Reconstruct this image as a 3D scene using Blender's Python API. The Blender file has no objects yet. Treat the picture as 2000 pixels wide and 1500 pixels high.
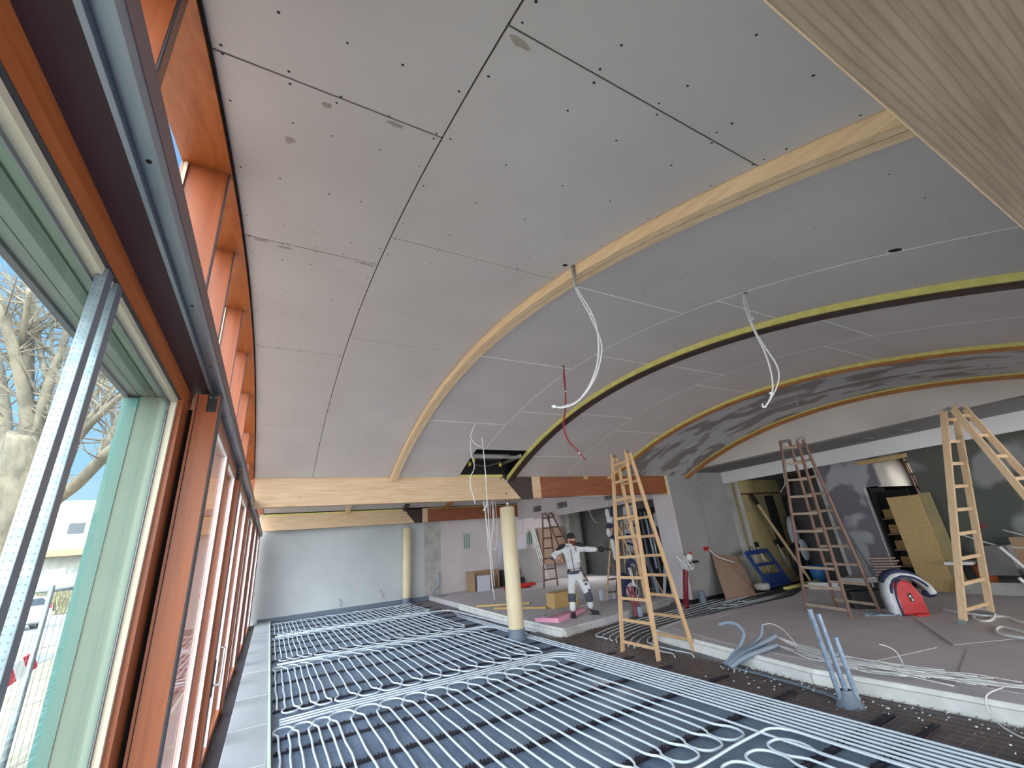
import bpy, bmesh, math, random
from mathutils import Vector as V, Matrix, noise as mnoise
random.seed(7)
S = bpy.context.scene
COL = S.collection
PI = math.pi

# ------------------------------------------------------------------ camera, world, sun, exposure
H = 1.78
RM = ((0.87916879, -0.46903023, -0.08410038), (0.09868063, 0.35187529, -0.93083076), (0.46618061, 0.81005828, 0.35564198))
FPX = 816.334
cd = bpy.data.cameras.new('camera'); cam = bpy.data.objects.new('camera', cd); COL.objects.link(cam)
cd.sensor_width = 36; cd.lens = 36 * FPX / 2000; cd.clip_start = .02; cd.clip_end = 500
xr, yd, zf = (V(r) for r in RM)
m = Matrix.Identity(4)
for i in range(3):
    m[i][0] = xr[i]; m[i][1] = -yd[i]; m[i][2] = -zf[i]
m[0][3], m[1][3], m[2][3] = 0, 0, H
cam.matrix_world = m
S.camera = cam
CP = V((0, 0, H))
def ray(u, v):
    a, b = (u - 1000) / FPX, (v - 750) / FPX
    return a * xr + b * yd + zf
def on(u, v, ax, val):                    # point of the place seen at a photo position, on a given wall / floor plane
    d = ray(u, v); i = 'xyz'.index(ax)
    return CP + d * ((val - CP[i]) / d[i])

S.view_settings.view_transform = 'Standard'; S.view_settings.look = 'None'
S.view_settings.gamma = 1; S.view_settings.use_curve_mapping = False
S.view_settings.exposure = 0.62

w = bpy.data.worlds.new('sky'); S.world = w; w.use_nodes = True
nt = w.node_tree; nt.nodes.clear()
N = nt.nodes.new; L = nt.links.new
tc = N('ShaderNodeTexCoord'); sep = N('ShaderNodeSeparateXYZ'); L(tc.outputs['Generated'], sep.inputs[0])
rp = N('ShaderNodeValToRGB'); L(sep.outputs['Z'], rp.inputs[0])
rp.color_ramp.elements[0].position = 0.0; rp.color_ramp.elements[0].color = (.50, .72, .93, 1)
rp.color_ramp.elements[1].position = .55; rp.color_ramp.elements[1].color = (.19, .44, .82, 1)
e = rp.color_ramp.elements.new(.18); e.color = (.34, .62, .93, 1)
# bright haze on the sun's side of the sky (high, behind the viewer)
dp = N('ShaderNodeVectorMath'); dp.operation = 'DOT_PRODUCT'
nm = N('ShaderNodeVectorMath'); nm.operation = 'NORMALIZE'; L(tc.outputs['Generated'], nm.inputs[0]); L(nm.outputs[0], dp.inputs[0])
dp.inputs[1].default_value = V((-.35, -.75, .56)).normalized()
mr = N('ShaderNodeMapRange'); L(dp.outputs['Value'], mr.inputs[0]); mr.inputs[1].default_value = .0; mr.inputs[2].default_value = .95
pw = N('ShaderNodeMath'); pw.operation = 'POWER'; L(mr.outputs[0], pw.inputs[0]); pw.inputs[1].default_value = 1.3
mx = N('ShaderNodeMixRGB'); L(pw.outputs[0], mx.inputs[0]); L(rp.outputs[0], mx.inputs[1]); mx.inputs[2].default_value = (6.2, 6.4, 6.7, 1)
bg = N('ShaderNodeBackground'); L(mx.outputs[0], bg.inputs[0]); bg.inputs[1].default_value = 1.05
wo = N('ShaderNodeOutputWorld'); L(bg.outputs[0], wo.inputs[0])

sl = bpy.data.lights.new('sun', 'SUN'); sl.energy = 3.4; sl.angle = .01; sl.color = (1, .95, .86)
so = bpy.data.objects.new('sun', sl); COL.objects.link(so)
so.rotation_euler = V((-.30, .72, -.62)).to_track_quat('-Z', 'Y').to_euler()

def area(name, loc, aim, sx, sy, e, col):
    l = bpy.data.lights.new(name, 'AREA'); l.shape = 'RECTANGLE'; l.size = sx; l.size_y = sy; l.energy = e; l.color = col
    o = bpy.data.objects.new(name, l); COL.objects.link(o); o.location = loc
    o.rotation_euler = V(aim).to_track_quat('-Z', 'Z').to_euler(); return o
# added fill lamps before the solid rear wall, unseen behind the viewer
area('rear_fill_lamp', (5.6, -4.9, 1.5), (.12, 1, .0), 9.0, 2.2, 440, (.98, .96, 1))
area('rear_fill_lamp', (11.0, -4.9, 1.5), (0, 1, .0), 2.6, 2.0, 180, (1, .97, .96))
# area lamp added inside the far room, no window behind it
area('far_room_fill', (12.6, 15.6, 2.2), (-1, -.1, -.2), 2.0, 1.6, 60, (1, .98, .95))

# ------------------------------------------------------------------ materials
def mat(name, col, rough=.6, col2=None, scale=4, stretch=(1, 1, 1), contrast=(.35, .65), metal=0, bump=0, bscale=60, detail=6, spec=.5, bstretch=None):
    m_ = bpy.data.materials.new(name); m_.use_nodes = True
    t = m_.node_tree; b = t.nodes['Principled BSDF']
    b.inputs['Base Color'].default_value = (*col, 1); b.inputs['Roughness'].default_value = rough
    b.inputs['Metallic'].default_value = metal; b.inputs['Specular IOR Level'].default_value = spec
    tc = t.nodes.new('ShaderNodeTexCoord')
    if col2 is not None:
        mp = t.nodes.new('ShaderNodeMapping'); mp.inputs['Scale'].default_value = stretch; t.links.new(tc.outputs['Object'], mp.inputs[0])
        n = t.nodes.new('ShaderNodeTexNoise'); n.inputs['Scale'].default_value = scale; n.inputs['Detail'].default_value = detail
        t.links.new(mp.outputs[0], n.inputs[0])
        r = t.nodes.new('ShaderNodeValToRGB'); r.color_ramp.elements[0].position = contrast[0]; r.color_ramp.elements[1].position = contrast[1]
        r.color_ramp.elements[0].color = (*col, 1); r.color_ramp.elements[1].color = (*col2, 1)
        t.links.new(n.outputs[0], r.inputs[0]); t.links.new(r.outputs[0], b.inputs['Base Color'])
    if bump:
        mp2 = t.nodes.new('ShaderNodeMapping'); mp2.inputs['Scale'].default_value = bstretch or (1, 1, 1); t.links.new(tc.outputs['Object'], mp2.inputs[0])
        n2 = t.nodes.new('ShaderNodeTexNoise'); n2.inputs['Scale'].default_value = bscale; n2.inputs['Detail'].default_value = 4
        t.links.new(mp2.outputs[0], n2.inputs[0])
        bp = t.nodes.new('ShaderNodeBump'); bp.inputs['Strength'].default_value = bump; bp.inputs['Distance'].default_value = .02
        t.links.new(n2.outputs[0], bp.inputs['Height']); t.links.new(bp.outputs[0], b.inputs['Normal'])
    return m_
def wood(name, c1, c2, axis, scale=1.0, rough=.55, knots=0, lam=0):
    """grain along axis; optional knots and lamella lines"""
    m_ = bpy.data.materials.new(name); m_.use_nodes = True
    t = m_.node_tree; b = t.nodes['Principled BSDF']; b.inputs['Roughness'].default_value = rough
    n_ = t.nodes.new; l_ = t.links.new
    tc = n_('ShaderNodeTexCoord'); mp = n_('ShaderNodeMapping'); l_(tc.outputs['Object'], mp.inputs[0])
    s = [14 * scale] * 3; s['xyz'.index(axis)] = .8 * scale; mp.inputs['Scale'].default_value = s
    n = n_('ShaderNodeTexNoise'); n.inputs['Scale'].default_value = 2.2; n.inputs['Detail'].default_value = 7; n.inputs['Distortion'].default_value = .6
    l_(mp.outputs[0], n.inputs[0])
    r = n_('ShaderNodeValToRGB'); r.color_ramp.elements[0].position = .32; r.color_ramp.elements[1].position = .62
    r.color_ramp.elements[0].color = (*c2, 1); r.color_ramp.elements[1].color = (*c1, 1)
    l_(n.outputs[0], r.inputs[0]); out = r.outputs[0]
    if knots:
        mp2 = n_('ShaderNodeMapping'); l_(tc.outputs['Object'], mp2.inputs[0])
        s = [knots] * 3; s['xyz'.index(axis)] = knots * .38; mp2.inputs['Scale'].default_value = s
        vo = n_('ShaderNodeTexVoronoi'); vo.inputs['Scale'].default_value = 1; l_(mp2.outputs[0], vo.inputs[0])
        lt = n_('ShaderNodeMapRange'); lt.inputs[1].default_value = .05; lt.inputs[2].default_value = .10; lt.inputs[3].default_value = .75; lt.inputs[4].default_value = 0
        l_(vo.outputs['Distance'], lt.inputs[0])
        mx = n_('ShaderNodeMixRGB'); l_(lt.outputs[0], mx.inputs[0]); l_(out, mx.inputs[1]); mx.inputs[2].default_value = (c2[0] * .45, c2[1] * .32, c2[2] * .22, 1)
        out = mx.outputs[0]
    if lam:
        sp = n_('ShaderNodeSeparateXYZ'); l_(tc.outputs['Object'], sp.inputs[0])
        mm = n_('ShaderNodeMath'); mm.operation = 'PINGPONG'; l_(sp.outputs['Z' if axis != 'z' else 'X'], mm.inputs[0]); mm.inputs[1].default_value = lam
        lt = n_('ShaderNodeMapRange'); l_(mm.outputs[0], lt.inputs[0]); lt.inputs[1].default_value = .0; lt.inputs[2].default_value = .0035; lt.inputs[3].default_value = .45; lt.inputs[4].default_value = 0
        mx = n_('ShaderNodeMixRGB'); l_(lt.outputs[0], mx.inputs[0]); l_(out, mx.inputs[1]); mx.inputs[2].default_value = (c2[0] * .5, c2[1] * .5, c2[2] * .5, 1)
        out = mx.outputs[0]
    l_(out, b.inputs['Base Color'])
    return m_
def glass(name, tint, refl=1.0, base=.03):
    m_ = bpy.data.materials.new(name); m_.use_nodes = True
    t = m_.node_tree; t.nodes.clear(); n_ = t.nodes.new; l_ = t.links.new
    tr = n_('ShaderNodeBsdfTransparent'); tr.inputs[0].default_value = (*tint, 1)
    gl = n_('ShaderNodeBsdfGlossy'); gl.inputs['Roughness'].default_value = .02
    ge = n_('ShaderNodeNewGeometry'); dt = n_('ShaderNodeVectorMath'); dt.operation = 'DOT_PRODUCT'; l_(ge.outputs['Normal'], dt.inputs[0]); l_(ge.outputs['Incoming'], dt.inputs[1])
    ab = n_('ShaderNodeMath'); ab.operation = 'ABSOLUTE'; l_(dt.outputs['Value'], ab.inputs[0])
    iv = n_('ShaderNodeMath'); iv.operation = 'SUBTRACT'; iv.inputs[0].default_value = 1; l_(ab.outputs[0], iv.inputs[1])
    p5 = n_('ShaderNodeMath'); p5.operation = 'POWER'; l_(iv.outputs[0], p5.inputs[0]); p5.inputs[1].default_value = 5
    mu = n_('ShaderNodeMath'); mu.operation = 'MULTIPLY_ADD'; l_(p5.outputs[0], mu.inputs[0]); mu.inputs[1].default_value = refl * .55; mu.inputs[2].default_value = base; mu.use_clamp = True
    mx = n_('ShaderNodeMixShader'); l_(mu.outputs[0], mx.inputs[0]); l_(tr.outputs[0], mx.inputs[1]); l_(gl.outputs[0], mx.inputs[2])
    o = n_('ShaderNodeOutputMaterial'); l_(mx.outputs[0], o.inputs[0]); return m_
def emit(name, col, s):
    m_ = bpy.data.materials.new(name); m_.use_nodes = True; b = m_.node_tree.nodes['Principled BSDF']
    b.inputs['Base Color'].default_value = (*col, 1); b.inputs['Emission Color'].default_value = (*col, 1); b.inputs['Emission Strength'].default_value = s
    return m_

MT = {}
MT['gypsum'] = mat('gypsum_board', (.54, .487, .467), .8, (.59, .54, .52), 1.3, contrast=(.3, .7), bump=.05, bscale=300)
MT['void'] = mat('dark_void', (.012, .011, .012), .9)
MT['filler'] = mat('joint_filler', (.88, .85, .82), .8)
MT['compound'] = mat('plastered_gypsum', (.25, .225, .215), .8, (.47, .47, .48), 1.9, stretch=(1.3, .6, 1), contrast=(.44, .50), detail=2.5)
MT['compound_wall'] = mat('plastered_wallboard', (.17, .155, .185), .8, (.36, .37, .39), 1.3, contrast=(.50, .56), detail=2)
MT['compound_green'] = mat('plastered_green_board', (.085, .095, .080), .8, (.24, .25, .25), .9, contrast=(.54, .62), detail=2)
MT['brownpaper'] = mat('torn_paper', (.36, .31, .26), .9)
MT['spruce_x'] = wood('spruce_beam_wood', (.68, .50, .32), (.55, .38, .22), 'x', 1, knots=2.6, lam=.13)
MT['spruce_y'] = wood('spruce_rib_wood', (.82, .60, .37), (.72, .49, .28), 'y', 1, knots=2.2)
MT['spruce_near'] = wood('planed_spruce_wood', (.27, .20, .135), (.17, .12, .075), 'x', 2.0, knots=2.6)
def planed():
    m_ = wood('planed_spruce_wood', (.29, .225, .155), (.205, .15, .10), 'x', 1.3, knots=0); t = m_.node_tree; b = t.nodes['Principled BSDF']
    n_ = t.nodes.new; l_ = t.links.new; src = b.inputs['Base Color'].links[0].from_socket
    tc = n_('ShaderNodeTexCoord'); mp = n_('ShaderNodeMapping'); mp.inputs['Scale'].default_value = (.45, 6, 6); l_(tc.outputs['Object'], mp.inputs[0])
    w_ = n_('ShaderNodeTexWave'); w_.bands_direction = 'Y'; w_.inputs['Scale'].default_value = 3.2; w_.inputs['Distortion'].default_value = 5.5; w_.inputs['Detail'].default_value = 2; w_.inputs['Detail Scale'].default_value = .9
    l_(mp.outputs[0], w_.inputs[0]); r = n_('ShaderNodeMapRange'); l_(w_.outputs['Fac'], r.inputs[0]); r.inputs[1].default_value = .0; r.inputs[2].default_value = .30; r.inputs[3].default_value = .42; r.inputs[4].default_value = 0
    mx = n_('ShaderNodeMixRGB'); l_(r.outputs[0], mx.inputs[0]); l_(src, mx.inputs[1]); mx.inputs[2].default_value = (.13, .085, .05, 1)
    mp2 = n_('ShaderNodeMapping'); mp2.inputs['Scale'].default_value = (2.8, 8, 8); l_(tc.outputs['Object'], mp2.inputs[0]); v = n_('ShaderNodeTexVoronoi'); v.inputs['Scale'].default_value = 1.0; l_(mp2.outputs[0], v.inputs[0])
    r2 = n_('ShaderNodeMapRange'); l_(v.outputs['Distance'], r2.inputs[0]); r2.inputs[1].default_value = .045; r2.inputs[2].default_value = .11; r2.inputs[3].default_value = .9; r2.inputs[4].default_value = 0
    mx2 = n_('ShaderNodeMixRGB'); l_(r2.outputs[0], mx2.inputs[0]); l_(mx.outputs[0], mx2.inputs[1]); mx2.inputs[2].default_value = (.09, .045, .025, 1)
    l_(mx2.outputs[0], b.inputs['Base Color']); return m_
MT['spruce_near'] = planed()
MT['old_x'] = wood('stained_old_beam_wood', (.30, .095, .035), (.20, .055, .02), 'x', 1, rough=.5, lam=.11)
MT['old_y'] = wood('orange_varnished_wood', (.46, .20, .05), (.34, .12, .03), 'y', 1, rough=.45)
MT['dark_y'] = wood('dark_stained_rib_wood', (.055, .028, .022), (.035, .018, .014), 'y', 1)
MT['dark_steel'] = mat('dark_brown_steel', (.035, .018, .015), .45)
MT['foam_y'] = mat('yellow_edge_foam', (.72, .66, .22), .8, (.62, .55, .16), 12)
MT['orangewood_z'] = wood('orange_lasured_wood', (.30, .085, .03), (.23, .06, .02), 'z', .8, rough=.38)
MT['orangewood_y'] = wood('orange_lasured_wood_lengthwise', (.42, .125, .035), (.31, .08, .02), 'y', .8, rough=.38)
MT['purplewood'] = mat('dark_header_underside', (.045, .018, .024), .6)
MT['brownstrip'] = mat('brown_trim', (.14, .08, .08), .5)
MT['alu'] = mat('anodised_aluminium', (.25, .28, .33), .38, metal=.7)
MT['alu_dark'] = mat('dark_aluminium', (.16, .17, .20), .4, metal=.5)
MT['gasket'] = mat('rubber_gasket', (.04, .035, .045), .5)
MT['bead'] = mat('cream_glazing_bead', (.50, .45, .35), .6)
MT['white'] = mat('white_paint', (.80, .80, .80), .6)
MT['reveal'] = mat('pale_green_render', (.17, .235, .195), .8, (.145, .21, .175), 3)
MT['reveal_teal'] = mat('teal_jamb_edge', (.075, .19, .17), .6)  # plain teal for the outer strip of the jamb
MT['reveal2'] = mat('grey_green_soffit_board', (.11, .15, .13), .8)
MT['reveal3'] = mat('pale_soffit_board', (.22, .25, .23), .8)
MT['lip'] = mat('dark_zinc_drip', (.05, .06, .085), .5)
MT['glass'] = glass('window_glass', (.90, .955, .94))
MT['glass2'] = glass('door_glass', (.93, .95, .955), 1.3)
MT['galv'] = mat('galvanised_steel', (.30, .36, .39), .35, (.22, .28, .31), 30, metal=.7)
MT['steel'] = mat('brushed_steel', (.62, .62, .62), .3, metal=.9)
MT['column'] = mat('cream_column_coating', (.72, .62, .42), .5, (.66, .57, .38), 2)
MT['collar'] = mat('grey_blue_bitumen_collar', (.13, .17, .22), .5)
MT['farplaster'] = mat('smooth_grey_plaster', (.56, .60, .61), .7, (.46, .50, .51), .7, contrast=(.3, .7))
MT['roughplaster'] = mat('rough_grey_plaster', (.36, .36, .33), .85, (.48, .48, .45), 3)
MT['pinkplaster'] = mat('pinkish_white_plaster', (.62, .57, .58), .8, (.56, .51, .52), 1.2)
MT['whiteplaster'] = mat('white_gable_plaster', (.66, .62, .58), .8, (.60, .57, .53), 1.0)
MT['greyboard'] = mat('grey_wallboard', (.27, .26, .26), .8, (.31, .30, .30), 1.2)
MT['soffit'] = mat('dark_grey_soffit', (.20, .19, .195), .8)
MT['yellowwall'] = mat('yellowed_old_plaster', (.38, .31, .14), .8, (.30, .26, .14), 2.2, contrast=(.4, .6))
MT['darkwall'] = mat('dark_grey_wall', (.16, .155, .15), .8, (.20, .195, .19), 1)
MT['membrane'] = mat('blue_grey_pe_film', (.10, .155, .235), .34, (.155, .215, .31), 2.5, bump=1.0, bscale=7, bstretch=(1.6, .6, 1))
MT['membrane2'] = mat('dark_bitumen_sheet', (.115, .125, .155), .5, (.18, .165, .17), 2.2, bump=.4, bscale=8)
MT['pipe'] = mat('white_pex_pipe', (.66, .74, .82), .35)
MT['pipe_dark'] = mat('dark_pipe', (.15, .17, .20), .4)
MT['clip'] = mat('black_plastic_clip', (.02, .018, .03), .5)
MT['rebar'] = mat('rusty_steel_mesh', (.10, .055, .04), .8)
MT['slab'] = mat('floor_paper_over_screed', (.56, .53, .56), .85, (.49, .47, .49), 1.1, contrast=(.3, .7), bump=.1, bscale=20)
MT['card'] = mat('brown_floor_cardboard', (.52, .48, .49), .85, (.46, .43, .435), 2)
MT['foamw'] = mat('white_edge_foam', (.74, .74, .72), .7, (.64, .64, .62), 6)
MT['film'] = mat('film_wrapped_sill', (.42, .46, .49), .3, (.35, .39, .42), 2, bump=.3, bscale=7, bstretch=(1, .3, 1))
MT['edgefoam'] = mat('pale_green_edge_strip', (.60, .68, .60), .6)
MT['ladder'] = wood('new_spruce_ladder_wood', (.64, .42, .235), (.54, .33, .165), 'z', 1.2)
MT['ladder2'] = wood('pale_ladder_wood', (.68, .50, .31), (.58, .40, .225), 'z', 1.2)
MT['oldladder'] = wood('weathered_ladder_wood', (.23, .135, .10), (.15, .085, .065), 'z', 1.2)
MT['oldrung'] = wood('worn_rung_wood', (.46, .36, .27), (.34, .25, .19), 'y', 1.2)
MT['plate'] = mat('hinge_plate_steel', (.25, .25, .24), .5, metal=.7)
MT['cable'] = mat('white_cable', (.72, .72, .72), .5)
MT['cableg'] = mat('grey_cable', (.30, .31, .34), .5)
MT['cabler'] = mat('red_cable', (.30, .02, .03), .5)
MT['conduit'] = mat('grey_blue_conduit', (.22, .27, .34), .45, bump=0)
MT['tape'] = mat('silver_wrapped_conduit', (.34, .42, .52), .3, (.22, .28, .38), 25, metal=.3)
MT['osb'] = mat('osb_board', (.56, .40, .19), .8, (.46, .31, .13), 40)
MT['ply'] = mat('brown_hardboard', (.30, .20, .145), .75, (.26, .17, .125), 3)
MT['insul'] = mat('wood_fibre_block', (.55, .37, .16), .95, (.42, .27, .10), 30)
MT['pink'] = mat('pink_insulation_foam', (.80, .36, .50), .7)
MT['red'] = mat('red_plastic', (.55, .03, .03), .45)
MT['redtube'] = mat('dark_red_corrugated_tube', (.20, .02, .03), .4)
MT['blue'] = mat('dark_blue_plastic', (.02, .05, .20), .45)
MT['bucket'] = mat('blue_bucket', (.03, .14, .35), .5)
MT['black'] = mat('black_plastic', (.015, .015, .017), .5)
MT['blacktxt'] = mat('black_fabric', (.02, .02, .024), .8)
MT['navy'] = mat('navy_fabric', (.02, .03, .08), .8)
MT['yellow'] = mat('yellow_label', (.75, .42, .03), .6)
MT['paper'] = mat('paper_sheet', (.55, .58, .66), .8)
MT['cardbox'] = mat('cardboard', (.36, .24, .14), .8)
MT['tub'] = mat('grey_plaster_tub', (.52, .56, .60), .5, (.40, .44, .48), 6)
MT['orangeb'] = mat('orange_brown_bucket', (.35, .09, .03), .6)
MT['green'] = mat('green_print', (.10, .30, .22), .7)
MT['jacket'] = mat('white_work_jacket', (.66, .67, .68), .85, (.58, .60, .62), 8, bump=.25, bscale=14)
MT['skin'] = mat('skin', (.55, .30, .21), .6)
MT['beard'] = mat('reddish_brown_beard', (.13, .035, .02), .9, bump=.5, bscale=120)
MT['greypatch'] = mat('dark_grey_work_fabric', (.07, .075, .10), .85)
MT['bark'] = mat('pale_bark', (.25, .21, .16), .85, (.13, .11, .085), 3, stretch=(1, 1, .3), contrast=(.4, .6), bump=.4, bscale=20)
MT['ground'] = mat('sandy_ground', (.42, .37, .29), .9, (.30, .26, .20), .8, contrast=(.35, .65))
MT['asphalt'] = mat('road_asphalt', (.26, .26, .27), .85, (.30, .30, .31), 3)
MT['hedge'] = mat('winter_hedge_twigs', (.22, .20, .10), .9, (.38, .34, .22), 9)
MT['housew'] = mat('white_house_render', (.62, .62, .60), .8)
MT['roofd'] = mat('dark_roof', (.12, .11, .11), .8)
MT['darkglass'] = mat('dark_window', (.05, .06, .08), .15)
MT['carw'] = mat('white_car_paint', (.78, .80, .82), .2)
MT['tyre'] = mat('tyre', (.02, .02, .02), .8)
MT['redl'] = mat('red_lamp_glass', (.60, .02, .03), .3)
MT['duct'] = mat('zinc_duct', (.20, .23, .24), .35, (.30, .33, .34), 4, metal=.7)
MT['yellowtape'] = mat('yellow_rubber', (.50, .42, .05), .6)
MT['lit'] = emit('bright_lit_window', (1, 1, .96), 1.6)
MT['shelfbox'] = mat('tan_boxes', (.32, .20, .08), .8)

# ------------------------------------------------------------------ mesh builder
class B:
    def __init__(s): s.v = []; s.f = []; s.mi = []; s.cur = 0; s.sm = []
    def add(s, vs, fs, smooth=False):
        o = len(s.v); s.v += [V(a) for a in vs]; s.f += [tuple(o + i for i in f) for f in fs]
        s.mi += [s.cur] * len(fs); s.sm += [smooth] * len(fs); return s
    def box(s, x0, x1, y0, y1, z0, z1):
        vs = [(x, y, z) for x in (x0, x1) for y in (y0, y1) for z in (z0, z1)]
        return s.add(vs, [(0, 1, 3, 2), (4, 6, 7, 5), (0, 4, 5, 1), (2, 3, 7, 6), (0, 2, 6, 4), (1, 5, 7, 3)])
    def bar(s, p, q, side, w, d):          # bar p->q, w along side, d across
        p = V(p); q = V(q); a = (q - p).normalized(); sd = V(side); sd = (sd - a * sd.dot(a)).normalized(); t = a.cross(sd)
        vs = []
        for e in (p, q):
            for i, j in ((-1, -1), (1, -1), (1, 1), (-1, 1)): vs.append(e + sd * w / 2 * i + t * d / 2 * j)
        return s.add(vs, [(0, 3, 2, 1), (4, 5, 6, 7), (0, 1, 5, 4), (1, 2, 6, 5), (2, 3, 7, 6), (3, 0, 4, 7)])
    def quadslab(s, pts, off):             # polygon pts extruded by vector off
        n = len(pts); off = V(off); a = [V(p) for p in pts]; b = [p + off for p in a]
        return s.add(a + b, [tuple(range(n))[::-1], tuple(range(n, 2 * n))] + [(i, (i + 1) % n, n + (i + 1) % n, n + i) for i in range(n)])
    def tube(s, pts, r, n=8, smooth=True, cap=True):
        pts = [V(p) for p in pts]; k = len(pts); rr = r if isinstance(r, (list, tuple)) else [r] * k
        vs = []; up = None
        for i, p in enumerate(pts):
            t = (pts[min(i + 1, k - 1)] - pts[max(i - 1, 0)])
            t = t.normalized() if t.length > 1e-9 else V((0, 0, 1))
            if up is None:
                up = V((0, 0, 1)) if abs(t.z) < .9 else V((1, 0, 0))
            a = (up - t * up.dot(t)); a = a.normalized() if a.length > 1e-6 else t.orthogonal().normalized(); b = t.cross(a); up = a
            for j in range(n):
                an = 2 * PI * j / n; vs.append(p + (a * math.cos(an) + b * math.sin(an)) * rr[i])
        fs = [(i * n + j, i * n + (j + 1) % n, (i + 1) * n + (j + 1) % n, (i + 1) * n + j) for i in range(k - 1) for j in range(n)]
        s.add(vs, fs, smooth)
        if cap: s.add([], []); o = len(s.v) - len(vs); s.f += [tuple(o + j for j in range(n))[::-1], tuple(o + (k - 1) * n + j for j in range(n))]; s.mi += [s.cur] * 2; s.sm += [False] * 2
        return s
    def ball(s, c, rx, ry=None, rz=None, n=12, m=8, mtx=None):
        ry = ry or rx; rz = rz or rx; vs = []; c = V(c)
        for i in range(m + 1):
            th = PI * i / m
            for j in range(n):
                ph = 2 * PI * j / n; p = V((rx * math.sin(th) * math.cos(ph), ry * math.sin(th) * math.sin(ph), rz * math.cos(th)))
                vs.append(c + (mtx @ p if mtx else p))
        fs = [(i * n + j, (i + 1) * n + j, (i + 1) * n + (j + 1) % n, i * n + (j + 1) % n) for i in range(m) for j in range(n)]
        return s.add(vs, fs, True)
    def lathe(s, c, prof, n=24):
        c = V(c); vs = [c + V((r * math.cos(2 * PI * j / n), r * math.sin(2 * PI * j / n), z)) for r, z in prof for j in range(n)]
        k = len(prof)
        return s.add(vs, [(i * n + j, i * n + (j + 1) % n, (i + 1) * n + (j + 1) % n, (i + 1) * n + j) for i in range(k - 1) for j in range(n)], True)
    def disc(s, c, nrm, r, n=8):
        nrm = V(nrm).normalized(); a = nrm.orthogonal().normalized(); b = nrm.cross(a); c = V(c)
        return s.add([c + (a * math.cos(2 * PI * j / n) + b * math.sin(2 * PI * j / n)) * r for j in range(n)], [tuple(range(n))])
    def obj(s, name, ms, parent=None, base=None, bevel=0):
        if not isinstance(ms, (list, tuple)): ms = [ms]
        me = bpy.data.meshes.new(name)
        if parent is not None: o0 = parent_world(parent)
        elif base is not None: o0 = V(base)
        else:
            xs = [v.x for v in s.v]; ys = [v.y for v in s.v]; zs = [v.z for v in s.v]
            o0 = V(((min(xs) + max(xs)) / 2, (min(ys) + max(ys)) / 2, min(zs)))
        me.from_pydata([v - o0 for v in s.v], [], s.f)
        for m_ in ms: me.materials.append(MT[m_] if isinstance(m_, str) else m_)
        me.polygons.foreach_set('material_index', s.mi); me.polygons.foreach_set('use_smooth', s.sm); me.update()
        o = bpy.data.objects.new(name, me); COL.objects.link(o)
        if parent is not None: o.parent = parent
        else: o.location = o0
        if bevel:
            bm_ = o.modifiers.new('bevel', 'BEVEL'); bm_.width = bevel; bm_.segments = 2; bm_.limit_method = 'ANGLE'
        return o
def parent_world(p):
    r = V((0, 0, 0))
    while p is not None: r += p.location; p = p.parent
    return r
def tag(o, label=None, cat=None, group=None, kind=None):
    if label: o['label'] = label
    if cat: o['category'] = cat
    if group: o['group'] = group
    if kind: o['kind'] = kind
    return o
def thing(name, loc, label, cat, group=None):
    o = bpy.data.objects.new(name, None); COL.objects.link(o); o.location = loc; o.empty_display_size = .05
    return tag(o, label, cat, group)
def struct(o): o['kind'] = 'structure'; return o
def smooth(pts, n=6):
    pts = [V(p) for p in pts]; out = []
    P = [pts[0] * 2 - pts[1]] + pts + [pts[-1] * 2 - pts[-2]]
    for i in range(1, len(P) - 2):
        for k in range(n):
            t = k / n; a, b, c, d = P[i - 1], P[i], P[i + 1], P[i + 2]
            out.append(.5 * ((2 * b) + (c - a) * t + (2 * a - 5 * b + 4 * c - d) * t * t + (3 * b - a - 3 * c + d) * t ** 3))
    out.append(pts[-1]); return out

# ------------------------------------------------------------------ vault geometry
RA = (4.07 ** 2 + .85 ** 2) / 1.7
def zc(y):                      # first vault
    return 4.0 - RA + math.sqrt(RA ** 2 - (y - 4.25) ** 2)
R2 = (4.4 ** 2 + .75 ** 2) / 1.5
def zc2(y):                     # second vault
    return 4.22 - R2 + math.sqrt(R2 ** 2 - (y - 12.95) ** 2)
def arc_slab(b, x0, x1, y0, y1, off0, off1, f=zc, step=.14):
    """curved slab between heights f(y)+off0 (below) and f(y)+off1"""
    n = max(1, int(math.ceil((y1 - y0) / step))); vs = []
    for i in range(n + 1):
        y = y0 + (y1 - y0) * i / n; z = f(y)
        vs += [(x0, y, z + off0), (x1, y, z + off0), (x1, y, z + off1), (x0, y, z + off1)]
    fs = [(0, 3, 2, 1)[::-1], tuple(n * 4 + k for k in (0, 3, 2, 1))]
    for i in range(n):
        a = i * 4; c = a + 4
        for k in range(4): fs.append((a + k, a + (k + 1) % 4, c + (k + 1) % 4, c + k))
    b.add(vs, fs, False)

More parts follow.
